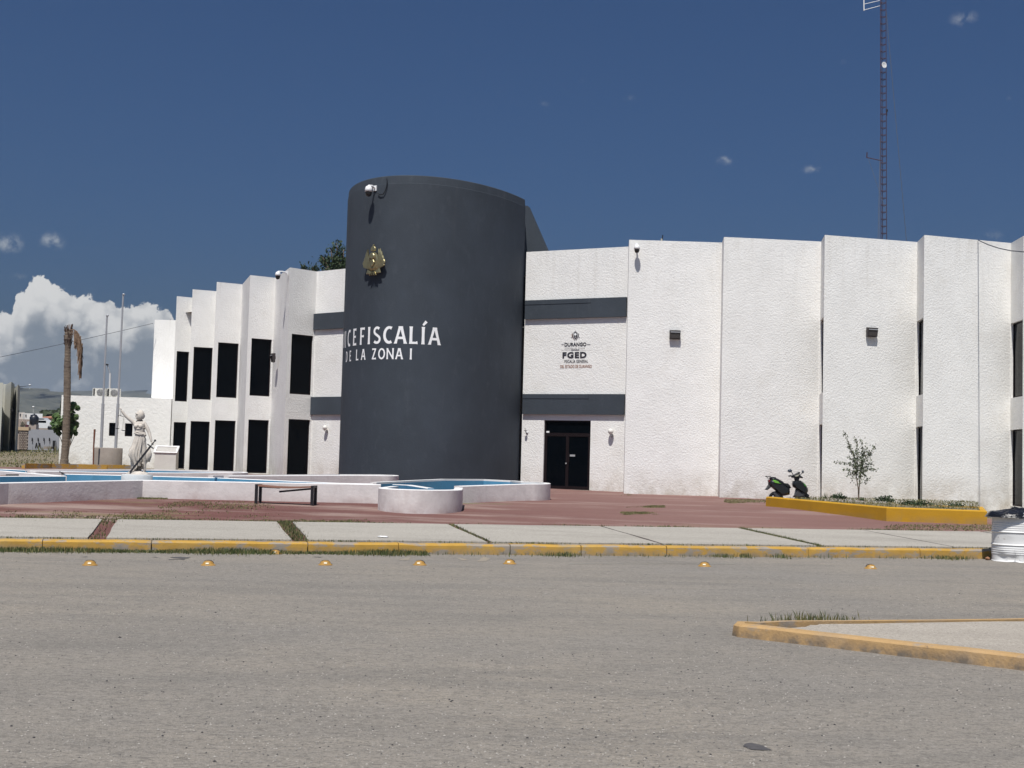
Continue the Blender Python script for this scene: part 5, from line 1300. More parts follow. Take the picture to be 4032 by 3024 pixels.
for dy in (-.1, .1): b.tube([cpt(310, 445, dy), cpt(470, 450, dy), cpt(500, 480, dy), cpt(640, 470, dy), cpt(660, 500, dy)], .012, 6)
b.tube([cpt(320, 445, -.1), cpt(320, 445, .1)], .016, 6); b.tube([cpt(330, 450, 0), cpt(410, 530, 0)], .012, 6); b.box(cpt(365, 445), (.11, .2, .02)); b.build('rear_rack', SGREY, SCT)
solid([(1290, 590), (1400, 575), (1560, 560), (1660, 620), (1770, 740), (1840, 860), (1840, 960), (1760, 1060), (1620, 1000), (1420, 880), (1300, 800), (1270, 700)], .17, SB, 'front_shield')
solid([(1610, 620), (1700, 680), (1765, 760), (1770, 810), (1690, 770), (1640, 700)], .185, mat('scooter_green_dark', (.05, .20, .04), .35), 'shield_panel')
solid([(1400, 870), (1480, 870), (1600, 1000), (1760, 950), (1830, 1000), (1720, 1130), (1500, 1180), (1300, 1180), (1360, 1080)], .12, SGREY, 'front_mudguard')
solid([(1720, 1020), (1800, 1010), (1900, 1085), (1880, 1130), (1750, 1130)], .08, SB, 'mudguard_tip')
solid([(1350, 430), (1540, 430), (1530, 500), (1500, 590), (1370, 590), (1340, 500)], .09, SB, 'steering_column')
solid([(1230, 400), (1300, 370), (1440, 290), (1480, 270), (1560, 380), (1640, 430), (1660, 470), (1600, 490), (1480, 450), (1300, 480), (1240, 470)], .13, SB, 'handlebar_cowl')
solid([(1300, 415), (1360, 380), (1500, 330), (1510, 350), (1460, 420), (1350, 440)], .145, mat('headlight_lens', (.42, .41, .34), .2), 'headlight')
b = MB(); b.tube([cpt(1230, 405, -.02), cpt(1130, 415, -.05)], .022, 8); b.build('grip', BLACKP, SCT)
b = MB(); b.tube([cpt(1600, 430, .02), cpt(1660, 470, .05)], .022, 8); b.build('grip', BLACKP, SCT)
for pts, mx_, w in (([(1300, 370), (1280, 320), (1245, 270)], (1185, 225), .075), ([(1570, 370), (1600, 320), (1650, 290)], (1655, 250), .035)):
    b = MB(); b.tube([cpt(*p) for p in pts], .012, 6); st_ = b.build('mirror_stalk', BLACKP, SCT)
    b = MB(); b.blob(cpt(*mx_), (w, .02, .055), n=8); o = b.build('mirror', mat('mirror_back', (.06, .07, .09), .25), st_)
b = MB(); b.blob(cpt(1515, 290), (.035, .03, .04), n=6); b.build('indicator', BLACKP, SCT)

# ------------------------------------------------------------------ oil drum used as litter bin
DD = 25.65; dpx = 4000; dc = atY(3991, 2205, DD); DR = .405; dzb = 0.0
OD = empty('oil_drum', (dc.x, DD, dzb), 'dented white painted steel drum used as a litter bin beside the yellow kerb', 'drum')
b = MB(); rows = []; prof = []
H_ = .885
rings = [0.155, .185, .215, .28, .54, .64, .67, .70, .73]
for i in range(120):
    z = H_ * i / 119; r_ = DR
    for c_, a_, w in ((.325, .018, .012), (.575, .018, .012), (.15, .007, .012), (.19, .007, .012), (.23, .007, .012), (.27, .007, .012), (.62, .007, .012), (.66, .007, .012), (.70, .007, .012), (.74, .007, .012), (0.0, .01, .01), (H_, .012, .01)):
        r_ += a_ * math.exp(-((z - c_) / w) ** 2)
    prof.append((r_, z))
for r_, z in prof:
    row = []
    for j in range(72):
        a = 2 * math.pi * j / 72; dn = 0
        for (a0, z0_, s_, dep) in ((-1.95, .05, .16, .05), (-1.1, .06, .13, .035), (-2.5, .07, .16, .05), (-1.6, .45, .2, .012), (-2.2, .40, .12, .014)):
            da = (a - a0 + math.pi) % (2 * math.pi) - math.pi; dn += dep * math.exp(-(da / .28) ** 2 - ((z - z0_) / s_) ** 2 * (1 if z0_ > .2 else 3))
        rr_ = r_ - dn + .006 * noise.noise(Vector((math.cos(a) * 2, math.sin(a) * 2, z * 5)))
        row.append((rr_ * math.cos(a), rr_ * math.sin(a), z + (.02 * noise.noise(Vector((math.cos(a) * 1.5, math.sin(a) * 1.5, 0))) if z < .03 else 0)))
    rows.append(row)
b.grid(rows, closed=True)
DRM = mat('drum_paint', (.74, .74, .73), .5, metal=0., var=.06, vscale=4, bump=.25, bscale=12, bdist=.01, stain=[((.16, .17, .19), 5, .60, .68, .75, (1, 1, .6)), ((.04, .04, .045), 9, .68, .74, .8, (1, 1, .8)), ((.08, .16, .34), 6.3, .68, .72, .7, (1, 1, 1.5)), ((.3, .2, .13), 3.3, .62, .75, .5, (1, 1, 3))])
b.build('barrel', DRM, OD)
b = MB(); b.tube([(math.cos(a) * (DR + .008), math.sin(a) * (DR + .008), H_) for a in [2 * math.pi * j / 48 for j in range(49)]], .011, 7); b.build('rim', GALV, OD)
b = MB(); b.lathe([(0, .74), (DR - .02, .74), (DR - .02, H_)], 32); b.build('inside', RUST, OD)
BAG = empty('rubbish_bag', (dc.x, DD, H_), 'black plastic rubbish bag bulging out of the white drum', 'rubbish bag')
b = MB(); rows = []
for i in range(17):
    th = math.pi * .5 * i / 16; row = []
    for j in range(40):
        a = 2 * math.pi * j / 40; rr_ = .425 * math.sin(th) * (1 + .22 * math.cos(a - math.pi) * (1 if i > 10 else .3)); z = .14 * math.cos(th) * (1 + .5 * math.cos(a * 1 - .6) * .4) + .035 * noise.noise(Vector((math.cos(a) * 3 * math.sin(th), math.sin(a) * 3 * math.sin(th), 4))) + .02 * noise.noise(Vector((a * 5, th * 6, 9)))
        row.append((rr_ * math.cos(a), rr_ * math.sin(a), max(z, -.02)))
    rows.append(row)
rows.append([(x * 1.06, y * 1.06, -.03 - .02 * noise.noise(Vector((x * 6, y * 6, 0)))) for j, (x, y, z) in enumerate(rows[-1])])
b.grid(rows[::-1], closed=True); b.build('plastic', mat('bag_plastic', (.008, .008, .01), .28, bump=.6, bscale=14, bdist=.03), BAG)
b = MB(); b.lathe([(0, 0), (.05, 0), (.062, .10), (.058, .10), (.045, .01), (0, .01)], 16, M=Matrix.Translation((dc.x + .17, DD - .3, H_ + .01)) @ Matrix.Rotation(R(14), 4, 'Y')); o = b.build('paper_cup', WHITEP); tag(o, 'white paper cup lying on the rubbish in the drum', 'cup')
b = MB(); b.face([(dc.x + .04, DD - .38, H_ + .06), (dc.x + .13, DD - .41, H_ + .03), (dc.x + .17, DD - .37, H_ + .05), (dc.x + .09, DD - .32, H_ + .09)]); b.box((dc.x + .07, DD - .39, H_ + .02), (.08, .03, .025), rz=.3); o = b.build('paper_scrap', WHITEP); tag(o, 'crumpled white paper scrap between bag and cup on the drum', 'paper')

# ------------------------------------------------------------------ road studs, litter, stones
def stud_proto(loc, lab):
    e = empty('road_stud', loc, lab, 'road stud', 'yellow domed studs along the kerb'); 
    b = MB(); b.lathe([(.112, .0), (.112, .006), (.10, .014), (.088, .018), (.08, .04), (.062, .062), (.035, .074), (0, .078)], 28); b.build('dome', STUDM, e)
    b = MB(); b.lathe([(.085, .036), (.079, .0435), (.062, .0645), (.035, .0765), (0, .0805)], 24, (0, .012, .001)); b.build('worn_cap', STUDK, e)
    b = MB(); b.box((0, -.079, .034), (.045, .012, .02), M=Matrix.Translation((0, -.083, .035)) @ Matrix.Rotation(R(-25), 4, 'X')); b.build('reflector', STUDR, e)
    return e
STUDM = mat('stud_yellow', (.36, .20, .045), .5, var=.15, vscale=20); STUDK = mat('stud_worn_black', (.05, .04, .035), .6); STUDR = mat('stud_reflector', (.85, .80, .62), .2)
spx = [(354, 2226, 'first road stud from the left, yellow dome with a black worn top'), (820, 2226, 'second road stud from the left on the asphalt'), (1281, 2225, 'third road stud from the left on the asphalt'), (1653, 2225, 'fourth road stud from the left on the asphalt'),
       (2007, 2220.5, 'fifth road stud from the left, near the middle of the road edge'), (2774, 2230, 'second road stud from the right on the asphalt'), (3428, 2239, 'rightmost road stud, well left of the white drum'), (1086, 2181, 'road stud set back in the grass at the kerb, out of line')]
pr = None
for x, y, lab in spx:
    g = G(x, y, z0)
    if pr is None: pr = stud_proto(g, lab); cur = pr
    else: cur = copy_tree(pr); cur.location = g; cur['label'] = lab
    cur.rotation_euler.z = random.uniform(-.25, .25); cur.rotation_euler.x = random.uniform(-.03, .03)
def litter(x, y, s_, m, lab, cat, nm, fn=z0, seed=0, h_=.4):
    g = G(x, y, fn); b = MB(); b.blob((0, 0, s_ * h_), (s_, s_ * .8, s_ * h_ * 1.2), n=6, amp=.9, seed=seed); o = b.build(nm, m); o.location = g; tag(o, lab, cat); return o
litter(2868, 2187, .075, WHITEP, 'crumpled white paper lying at the foot of the yellow kerb', 'litter', 'crumpled_paper', seed=3, h_=.9)
litter(2976, 2189, .03, WHITEP, 'tiny white scrap right of the crumpled paper at the kerb', 'litter', 'paper_scrap', seed=4)
litter(1152, 2172, .045, WHITEP, 'small white scrap in the grass beside the set back road stud', 'litter', 'paper_scrap', seed=5)
litter(1664, 2180, .04, WHITEP, 'flat white scrap on the asphalt above the fourth road stud', 'litter', 'paper_scrap', seed=6, h_=.1)
litter(1540, 2187, .045, DARKM, 'small dark piece of debris on the asphalt near the kerb', 'litter', 'debris', seed=7, h_=.2)
litter(3889, 2206, .05, mat('brown_stone', (.30, .15, .08), .9), 'small brown stone on the asphalt left of the white drum', 'stone', 'stone', seed=8, h_=.6)
litter(595, 1958, .09, WHITEP, 'white rubbish lying against the inner corner of the fountain wall', 'litter', 'rubbish', gz, 9, .5)
litter(1508, 2122, .10, WHITEP, 'flattened white paper on the third paving slab near the kerb', 'litter', 'flat_paper', gz, 10, .12).location.z += .03
# small loose stones over the road as one scatter
b = MB(); random.seed(31)
for i in range(520):
    y = 6.5 + 15 * random.random() ** 1.5; x = (random.random() * 2 - 1) * y * .42
    if y > KERB(x) - .3: continue
    if y < 13.6 and x > 2.2 and y > 11.0 + (13 - 11.0) * max(0, (4.6 - x) / 2.4) - .3: continue
    s_ = random.uniform(.004, .0105) * (1 if random.random() > .04 else 1.6); mi = 0 if random.random() < .75 else 1
    n = len(b.v); c_ = Vector((x, y, s_ * .3))
    b.v += [tuple(c_ + Vector(v) * s_) for v in ((random.uniform(.7, 1.3), 0, 0), (-random.uniform(.7, 1.3), 0, 0), (0, random.uniform(.6, 1.2), 0), (0, -random.uniform(.6, 1.2), 0), (0, 0, .6), (0, 0, -.6))]
    for f in ((0, 2, 4), (2, 1, 4), (1, 3, 4), (3, 0, 4), (2, 0, 5), (1, 2, 5), (3, 1, 5), (0, 3, 5)): b.f.append(tuple(n + k_ for k_ in f)); b.m.append(mi); b.sm.append(False)
tag(b.build('loose_stones', [mat('stone_dark', (.045, .043, .045), .9), mat('stone_pale', (.33, .31, .28), .9)]), 'small loose stones scattered over the asphalt road', 'gravel', kind='stuff')
b = MB(); random.seed(32)
for i in range(15000):
    y = 6.3 + 14 * random.random() ** 1.9; x = (random.random() * 2 - 1) * y * .41
    if y > KERB(x) - .2 or (x > 2.1 and 10.2 < y < 15.2 and y > 13.1 - (x - 2.2) * .75 and y < 14.6): continue
    if noise.noise(Vector((x * .6, y * .25, 3))) < random.gauss(-.1, .25): continue
    s_ = random.uniform(.0035, .0085); n = len(b.v); c_ = Vector((x, y, s_ * .15)); q_ = [Vector((random.uniform(.7, 1.4) * math.cos(a + random.uniform(-.3, .3)), random.uniform(.7, 1.4) * math.sin(a), 0)) * s_ for a in (0, 1.57, 3.14, 4.71)]
    b.v += [tuple(c_ + v) for v in q_] + [tuple(c_ + Vector((0, 0, s_ * random.uniform(.7, 1.1))))]; mi = random.choice((0, 1, 1, 2, 2))
    for j in range(4): b.f.append((n + j, n + (j + 1) % 4, n + 4)); b.m.append(mi); b.sm.append(False)
tag(b.build('surface_chippings', [mat('chip_dark', (.10, .095, .09), .9), mat('chip_mid', (.24, .225, .205), .9), mat('chip_pale', (.36, .335, .30), .9)]), 'fine stone chippings standing proud of the worn asphalt', 'gravel', kind='stuff')
# flat patches on the road
def patch(pts, m, name, lab=None, z=.004):
    b = MB(); cc = [G(x, y, z0) for x, y in pts]; P_c = []
    for i, p in enumerate(cc):
        q_ = cc[(i + 1) % len(cc)]
        for k_ in range(6): v = p.lerp(q_, k_ / 6); P_c.append(v + Vector((.04 * noise.noise(v * 9), .10 * noise.noise(v * 7 + Vector((5, 0, 0))), z)))
    b.face(P_c); return b.build(name, m, kind='structure')
TAR = mat('tar_patch', (.075, .07, .07), .7, var=.25, vscale=20); PNT = mat('faded_road_paint', (.30, .245, .165), .95, var=.25, vscale=9, col2=(.22, .205, .19))
patch([(2930, 2945), (2965, 2935), (3020, 2937), (3036, 2950), (3005, 2958), (2960, 2955)], TAR, 'tar_patch')
patch([(668, 2195), (745, 2194), (742, 2199), (700, 2200)], TAR, 'tar_patch'); patch([(664, 2203), (730, 2202), (728, 2205), (668, 2205)], TAR, 'tar_patch'); patch([(600, 2194), (625, 2193), (622, 2197)], TAR, 'tar_patch')
patch([(315, 2193), (342, 2192), (340, 2195)], TAR, 'tar_patch'); patch([(1225, 2193), (1270, 2193), (1262, 2196)], TAR, 'tar_patch')
patch([(1560, 2206), (1620, 2192), (1610, 2206)], PNT, 'paint_trace'); patch([(1800, 2196), (1850, 2206), (1815, 2207)], PNT, 'paint_trace'); patch([(1880, 2210), (1905, 2192), (1930, 2200), (1915, 2210)], PNT, 'paint_trace')
patch([(2240, 2219), (2900, 2219), (2900, 2221), (2240, 2221)], mat('faint_line', (.27, .25, .20), .95, var=.2, vscale=6, col2=(.2, .19, .175)), 'paint_trace')

# ------------------------------------------------------------------ radio mast on the roof
MD = 62.; m0, m1 = atY(3479.5, 960, MD), atY(3475.5, -60, MD); mt = empty('radio_mast', (m0.x, MD, 8.9), 'tall slim maroon lattice radio mast with a white dish behind the right parapet', 'mast')
w = .135
legs = [Vector((-w, -w * .6, 0)), Vector((w, -w * .6, 0)), Vector((0, w * 1.1, 0))]
lo_ = Vector((m0.x + .03, MD, 8.9)); hi_ = m1 + (m1 - m0) * .05
for l in legs: b = MB(); b.tube([lo_ + l, hi_ + l], .016, 6); part('leg', b, MASTP, mt)
z = 9.0; stp = .342; idx = 0
rb_ = MB()
while z < hi_.z:
    u = (z - lo_.z) / (hi_.z - lo_.z); c_ = lo_.lerp(hi_, u); b = MB()
    for i in range(3): b.tube([c_ + legs[i], c_ + legs[(i + 1) % 3]], .013, 5)
    b.tube([c_ + legs[0], c_ + (legs[0] + legs[1]) * .5 + Vector((0, 0, -.09)), c_ + legs[1]], .009, 4)
    part('rung', b, MASTP, mt); z += stp
def mp_(x, y, dy=0): return atY(x, y, MD + dy)
b = MB(); T = Matrix.Translation(mp_(3481.5, 256, -.35)) @ Matrix.Rotation(R(25), 4, 'Z') @ Matrix.Rotation(R(90), 4, 'X')
b.lathe([(0, -.05), (.08, -.035), (.145, .0), (.15, .01), (.14, .012), (.07, -.02), (0, -.03)], 24, M=T); b.tube([T @ Vector((0, 0, -.03)), T @ Vector((0, 0, .1))], .015, 6); b.tube([mp_(3481.5, 256, -.3), mp_(3478, 256, -.05)], .02, 6); part('dish', b, WHITEP, mt)
b = MB(); b.box(mp_(3492, 436), (.08, .08, .12)); b.tube([mp_(3491, 430), mp_(3492, 455)], .018, 6); part('radio_box', b, BLACKP, mt)
b = MB(); b.tube([mp_(3476, 634), mp_(3413, 620)], .022, 6); b.tube([mp_(3413, 622), mp_(3414, 600)], .028, 6); part('antenna_arm', b, MASTP, mt)
b = MB(); b.tube([mp_(3401, -40), mp_(3402, 42)], .028, 6); b.tube([mp_(3404, 16), mp_(3468, 1)], .014, 6); b.tube([mp_(3404, 39), mp_(3468, 22)], .014, 6); part('dipole_antenna', b, WHITEP, mt)
WIRE = mat('thin_wire', (.06, .065, .08), .6)
for a_, c_, r_ in (((3488, 30), (3569, 950), .012), ((3466, 540), (3457, 945), .009), ((3418, 622), (3492, 840), .008), ((3466, 640), (3462, 945), .008)):
    b = MB(); b.tube([mp_(*a_), mp_(*c_, -3)], r_, 5); part('guy_wire', b, WIRE, mt)
def cable(name, P3, r_, lab, sag=0.):
    b = MB(); a_, c_ = P3; pts = [a_.lerp(c_, i / 16) - Vector((0, 0, sag * 4 * (i / 16) * (1 - i / 16))) for i in range(17)]; b.tube(pts, r_, 5); o = b.build(name, WIRE); tag(o, lab, 'cable'); return o
cable('overhead_cable', (atY(603, 1273, 69), atY(-150, 1436, 60)), .012, 'thin overhead cable running left from the low end block of the building', .05)
c0_ = on_wall(3850, 946, SD_, .02); sh_ = Vector((sd.x, sd.y, 0)).normalized(); c1_ = atY(4032, 992, 36.6); dd_ = (c1_ - c0_)
b = MB(); b.tube([c0_ + dd_ * t_ + Vector((0, 0, -.35 * t_ * (1 - t_) + .55 * max(0, t_ - 1) ** 2)) for t_ in [i * .25 for i in range(13)]], .016, 6); tag(b.build('overhead_cable', WIRE), 'black cable leaving the parapet of the right hand bays towards the street', 'cable')
# tree behind the left wing
TD = 78; t0_ = atY(1330, 1780, TD); TR = empty('tree', (t0_.x, TD, .8), 'dark leafy tree rising behind the left wing beside the tower', 'tree')
b = MB(); bl_ = MB(); random.seed(17)
br = [[(1330, 1300), (1325, 1120), (1328, 1020), (1327, 985), (1325, 957)], [(1325, 1120), (1310, 1040), (1305, 1000), (1302, 975)], [(1325, 1120), (1285, 1060), (1275, 1020)], [(1325, 1120), (1290, 1050), (1270, 1012)], [(1328, 1120), (1350, 1040), (1352, 990), (1355, 980)], [(1310, 1150), (1240, 1085), (1229, 1046)], [(1300, 1180), (1205, 1090), (1199, 1042)], [(1325, 1100), (1340, 1030), (1335, 1000)], [(1325, 1130), (1350, 1060), (1358, 1030)], [(1330, 1120), (1375, 1040), (1395, 990)], [(1330, 1120), (1380, 1060), (1420, 1030)]]
for bi, q_ in enumerate(br):
    P3 = [atY(x, y, TD + random.uniform(-.8, .8)) for x, y in q_]; b.tube(P3, [.09 * (1 - .8 * i / (len(P3) - 1)) for i in range(len(P3))], 5)
    for a_, c_ in zip(P3, P3[1:]):
        for k_ in range(int((c_ - a_).length * (58 if a_.z > 9 else 8))):
            p = a_.lerp(c_, random.random()) + rv(.28); leaf(bl_, p, rv(), Vector((0, 0, -1)) + rv(.7), random.uniform(.14, .26), random.uniform(.03, .055))
for _ in range(900):
    x, y = random.gauss(1335, 26), random.uniform(1010, 1110); p = atY(x, y, TD + random.uniform(-1.2, 1.2)); leaf(bl_, p, rv(), rv(), random.uniform(.14, .26), .05)
for cx__, cy__, n_ in ((1199, 1055, 40), (1237, 1062, 60), (1250, 1070, 50), (1280, 1030, 70), (1270, 1020, 40)):
    for _ in range(n_): p = atY(cx__ + random.gauss(0, 7), cy__ + random.gauss(0, 7), TD); leaf(bl_, p, rv(), rv(), random.uniform(.12, .22), .045)
b.tube([(t0_.x, TD, .7), atY(1330, 1300, TD)], [.2, .12], 8)
part('trunk', b, BARK, TR); part('crown', bl_, LEAFD, TR)
# vent pipe on the roof and pigeon
v0 = atY(2605, 950, 49.5); e = empty('vent_pipe', v0, 'small vent pipe standing on the roof above the first bay right of the entrance', 'vent pipe')
b = MB(); b.tube([v0 - Vector((0, 0, .5)), v0 + Vector((0, 0, .1))], .035, 8); part('pipe', b, mat('pipe_cream', (.5, .48, .4), .7), e); b = MB(); b.tube([v0 + Vector((.03, 0, .08)), v0 + Vector((.04, 0, .24))], .02, 7); part('cap', b, DARKM, e)
def bird(px, py, D, s_, lab, rz=0.):
    c_ = atY(px, py, D); e = empty('bird', c_, lab, 'bird', None, rz); BM_ = mat('bird_black', (.012, .012, .016), .5)
    b = MB(); rows = []
    for i in range(13):
        u = i / 12; x = (-.5 + u) * s_; r_ = s_ * (.02 + .16 * math.sin(math.pi * min(1, u * 1.25)) ** 1.2 if u < .8 else .07 * (1 - (u - .8) * 3)); z = s_ * (.28 + .30 * u if u < .75 else .53 + .1 * math.sin((u - .75) * 6))
        rows.append([Vector((x, math.cos(a) * r_ * .8, z + math.sin(a) * r_)) for a in [j * math.pi / 5 for j in range(10)]])
    b.grid(rows, closed=True); b.build('body', BM_, e)
    b = MB(); b.blob((s_ * .42, 0, s_ * .62), (s_ * .11, s_ * .1, s_ * .1), n=7); b.build('head', BM_, e)
    b = MB(); b.tube([(s_ * .5, 0, s_ * .62), (s_ * .64, 0, s_ * .6)], [s_ * .03, .001], 6); b.build('beak', BM_, e)
    b = MB(); b.beam((-s_ * .35, 0, s_ * .34), (-s_ * .9, 0, s_ * .08), s_ * .12, s_ * .03); b.build('tail', BM_, e)
    for dy in (-.06, .06): b = MB(); b.tube([(0, dy * s_, s_ * .3), (.02 * s_, dy * s_, 0)], s_ * .018, 5); b.build('leg', BM_, e)
bird(244, 1874, 34.1, .17, 'black bird perched on the blue inner wall of the fountain', R(160)); bird(664, 1270, 69.5, .22, 'small dark bird sitting on the parapet of the low end block', R(20))

# ------------------------------------------------------------------ background at far left
CBE = empty('cream_building', (-38, 95, 1.3), 'cream building with tall projecting fins at the left edge, mostly shaded', 'building')
CD = 95.
def rbox(x0, x1, D, dep, z0_, z1_):
    # plan follows a side street that runs away to the north-west
    k0_ = -.44; b = MB(); Q = [Vector((x0, D, 0)), Vector((x1, D, 0)), Vector((x1 + k0_ * dep, D + dep, 0)), Vector((x0 + k0_ * dep, D + dep, 0))]
    for i in range(4):
        j = (i + 1) % 4; b.face([Q[i] + Vector((0, 0, z0_)), Q[j] + Vector((0, 0, z0_)), Q[j] + Vector((0, 0, z1_)), Q[i] + Vector((0, 0, z1_))])
    b.face([p + Vector((0, 0, z1_)) for p in Q]); return b
def bb(px0, px1, py, D, dep, nm, m=CREAM, z0_=.9, parent=CBE):
    a_, c_ = atY(px0, py, D), atY(px1, py, D); return part(nm, rbox(a_.x, c_.x, D, dep, z0_, a_.z), m, parent)
bb(-700, 14, 1488, 92, 20, 'wall')
bb(14, 26, 1512, 101, 12, 'wall'); 
# two angular fins, thin walls running away from the street
for x0, x1, x2, yt in ((10, 45, 58, 1503), (56, 71, 80, 1513)):
    A_, B_, C__ = atY(x0, yt, 104), atY(x1, yt, 96), atY(x2, yt + 4, 99.5); zt_ = B_.z; b = MB()
    pts = [Vector((p.x, p.y, 0)) for p in (A_, B_, C__)]; ring = pts + [Vector((C__.x - 3.6, 107.5, 0))]
    for i in range(len(ring)):
        j = (i + 1) % len(ring); b.face([ring[i] + Vector((0, 0, .9)), ring[j] + Vector((0, 0, .9)), ring[j] + Vector((0, 0, zt_)), ring[i] + Vector((0, 0, zt_))])
    b.face([p + Vector((0, 0, zt_)) for p in ring]); part('fin', b, CREAM, CBE)
for x_, y_, D_ in ((46, 1614, 95.6), (71, 1619, 98.6)):
    b = MB(); c_ = atY(x_, y_, D_); b.box(c_, (.14, .12, .17)); part('wall_light', b, DARKM, CBE)
# grey compound wall and things behind
GW = mat('grey_wall', (.30, .31, .34), .9, var=.05, bump=.2, bscale=3); BRK = mat('block_wall', (.34, .28, .24), .95, var=.12, vscale=1.5, bump=.4, bscale=6)
def bld(nm, px0, px1, pyt, D, dep, m, lab, cat, z0_=.8, parent=None):
    a_, c_ = atY(px0, pyt, D), atY(px1, pyt, D); e = empty(nm, ((a_.x + c_.x) / 2, D, z0_), lab, cat); part('wall', rbox(a_.x, c_.x, D, dep, z0_, a_.z), m, e); return e, a_, c_
e, _, _ = bld('compound_building', 113, 262, 1690, 118, 14, GW, 'grey rendered single storey building with narrow slits behind the mound', 'building')
for x_ in (126.5, 150, 173, 194.5):
    b = MB(); p0b, p1b = atY(x_ - 1.2, 1737, 117.9), atY(x_ + 1.2, 1724, 117.9); b.box((p0b + p1b) / 2, (.07, .1, p1b.z - p0b.z)); part('slit', b, DARKM, e)
b = MB(); p0b, p1b = atY(207, 1767, 117.9), atY(220, 1735, 117.9); b.box((p0b + p1b) / 2, (p1b.x - p0b.x, .12, p1b.z - p0b.z)); part('door', b, DARKM, e)
for x_ in (207, 218.5): b = MB(); p0b, p1b = atY(x_ - 1.2, 1767, 117.7), atY(x_ + 1.2, 1738, 117.7); b.box((p0b + p1b) / 2, (p1b.x - p0b.x, .1, p1b.z - p0b.z)); part('door_post', b, GALV, e)
for x_ in (143.5, 156):
    e_ = empty('a_frame', atY(x_, 1763, 116), 'dark A shaped frame standing against the grey compound building' + (', nearer the door' if x_ > 150 else ', nearer the block wall'), 'frame', 'dark frames by the grey building'); b = MB()
    b.tube([atY(x_ - 4.5, 1766, 116), atY(x_, 1744, 116)], .05, 5); b.tube([atY(x_ + 4, 1766, 116), atY(x_, 1744, 116)], .05, 5); b.tube([atY(x_ - 2.5, 1756, 116), atY(x_ + 2.5, 1756, 116)], .04, 5); part('frame', b, DARKM, e_)
for x_ in (182, 197): b = MB(); b.box(atY(x_, 1763, 112), (.34, .3, .22)); o = b.build('concrete_block', CONC); tag(o, 'pale concrete box on the mound below the grey building' + (', right one' if x_ > 190 else ', left one'), 'block', 'concrete boxes on the mound')
e, a_, c_ = bld('block_wall', 72, 113, 1692, 116, .3, BRK, 'weathered concrete block wall with cream coping beside the cream building', 'wall')
b = MB(); b.box(((a_.x + c_.x) / 2, 116.1, a_.z + .1), (c_.x - a_.x + .1, .5, .3)); part('coping', b, mat('coping_cream', (.5, .38, .25), .9), e)
def blockwork(px0, px1, y0, y1, D, cols, rows_, par, m):
    base = None
    for r_ in range(rows_):
        for c__ in range(cols):
            off_ = .5 * (r_ % 2); x0_ = px0 + (px1 - px0) * (c__ + off_) / (cols + .5); x1_ = px0 + (px1 - px0) * (c__ + 1 + off_) / (cols + .5); a_ = atY(x0_, y0 + (y1 - y0) * (r_ + 1) / rows_, D); d_ = atY(x1_, y0 + (y1 - y0) * r_ / rows_, D)
            b = MB(); b.box(((a_.x + d_.x) / 2, D - .03, (a_.z + d_.z) / 2), (d_.x - a_.x - .05, .06, d_.z - a_.z - .05)); part('block', b, m[(r_ * 3 + c__ * 5) % len(m)], par)
BM3 = [mat('block_a', (.36, .30, .26), .95), mat('block_b', (.31, .25, .22), .95), mat('block_c', (.40, .34, .29), .95)]
blockwork(73, 110, 1694, 1776, 115.96, 5, 12, e, BM3)
e, a_, c_ = bld('block_house', 74, 205, 1650, 150, 16, BRK, 'unrendered grey block house behind the grey compound building', 'house')
blockwork(78, 115, 1652, 1672, 149.9, 4, 3, e, BM3); blockwork(152, 203, 1652, 1674, 149.9, 6, 3, e, BM3)
for i, (x0, x1, yt, D_, m_, lab) in enumerate(((76, 98, 1624, 190, mat('h1', (.55, .5, .46), .9), 'small pale house at far left beside the cream building'), (98, 118, 1627, 185, mat('h2', (.68, .66, .64), .9), 'narrow white house left of the black water tank'), (118, 168, 1628, 188, mat('h3', (.74, .74, .74), .9), 'white flat roofed house directly behind the black water tank'), (168, 232, 1643, 196, mat('h4', (.45, .40, .35), .9), 'low house with a terracotta roof right of the black water tank'), (232, 300, 1632, 200, mat('h5', (.62, .6, .56), .9), 'pale house hidden behind the palm trunk and shrub'))):
    e, a_, c_ = bld('house', x0, x1, yt, D_, 10, m_, lab, 'house')
    b = MB(); p0b, p1b = atY(x0 + 2, yt + 14, D_ - .05), atY(x0 + 6, yt + 5, D_ - .05); b.box((p0b + p1b) / 2, (p1b.x - p0b.x, .1, p1b.z - p0b.z)); part('window', b, DARKM, e)
    if i == 3:
        b = MB(); L_ = c_.x - a_.x; b.v = [(a_.x - .3, D_ - .6, a_.z), (c_.x + .3, D_ - .6, a_.z), (c_.x + .3, D_ + 5, a_.z + .35), (a_.x - .3, D_ + 5, a_.z + .35), (a_.x - .3, D_ - .6, a_.z - .15), (c_.x + .3, D_ - .6, a_.z - .15)]; b.f = [(0, 1, 2, 3), (4, 5, 1, 0)]; b.m = [0, 0]; b.sm = [False] * 2; part('roof', b, mat('terracotta', (.42, .19, .12), .9, var=.1), e)
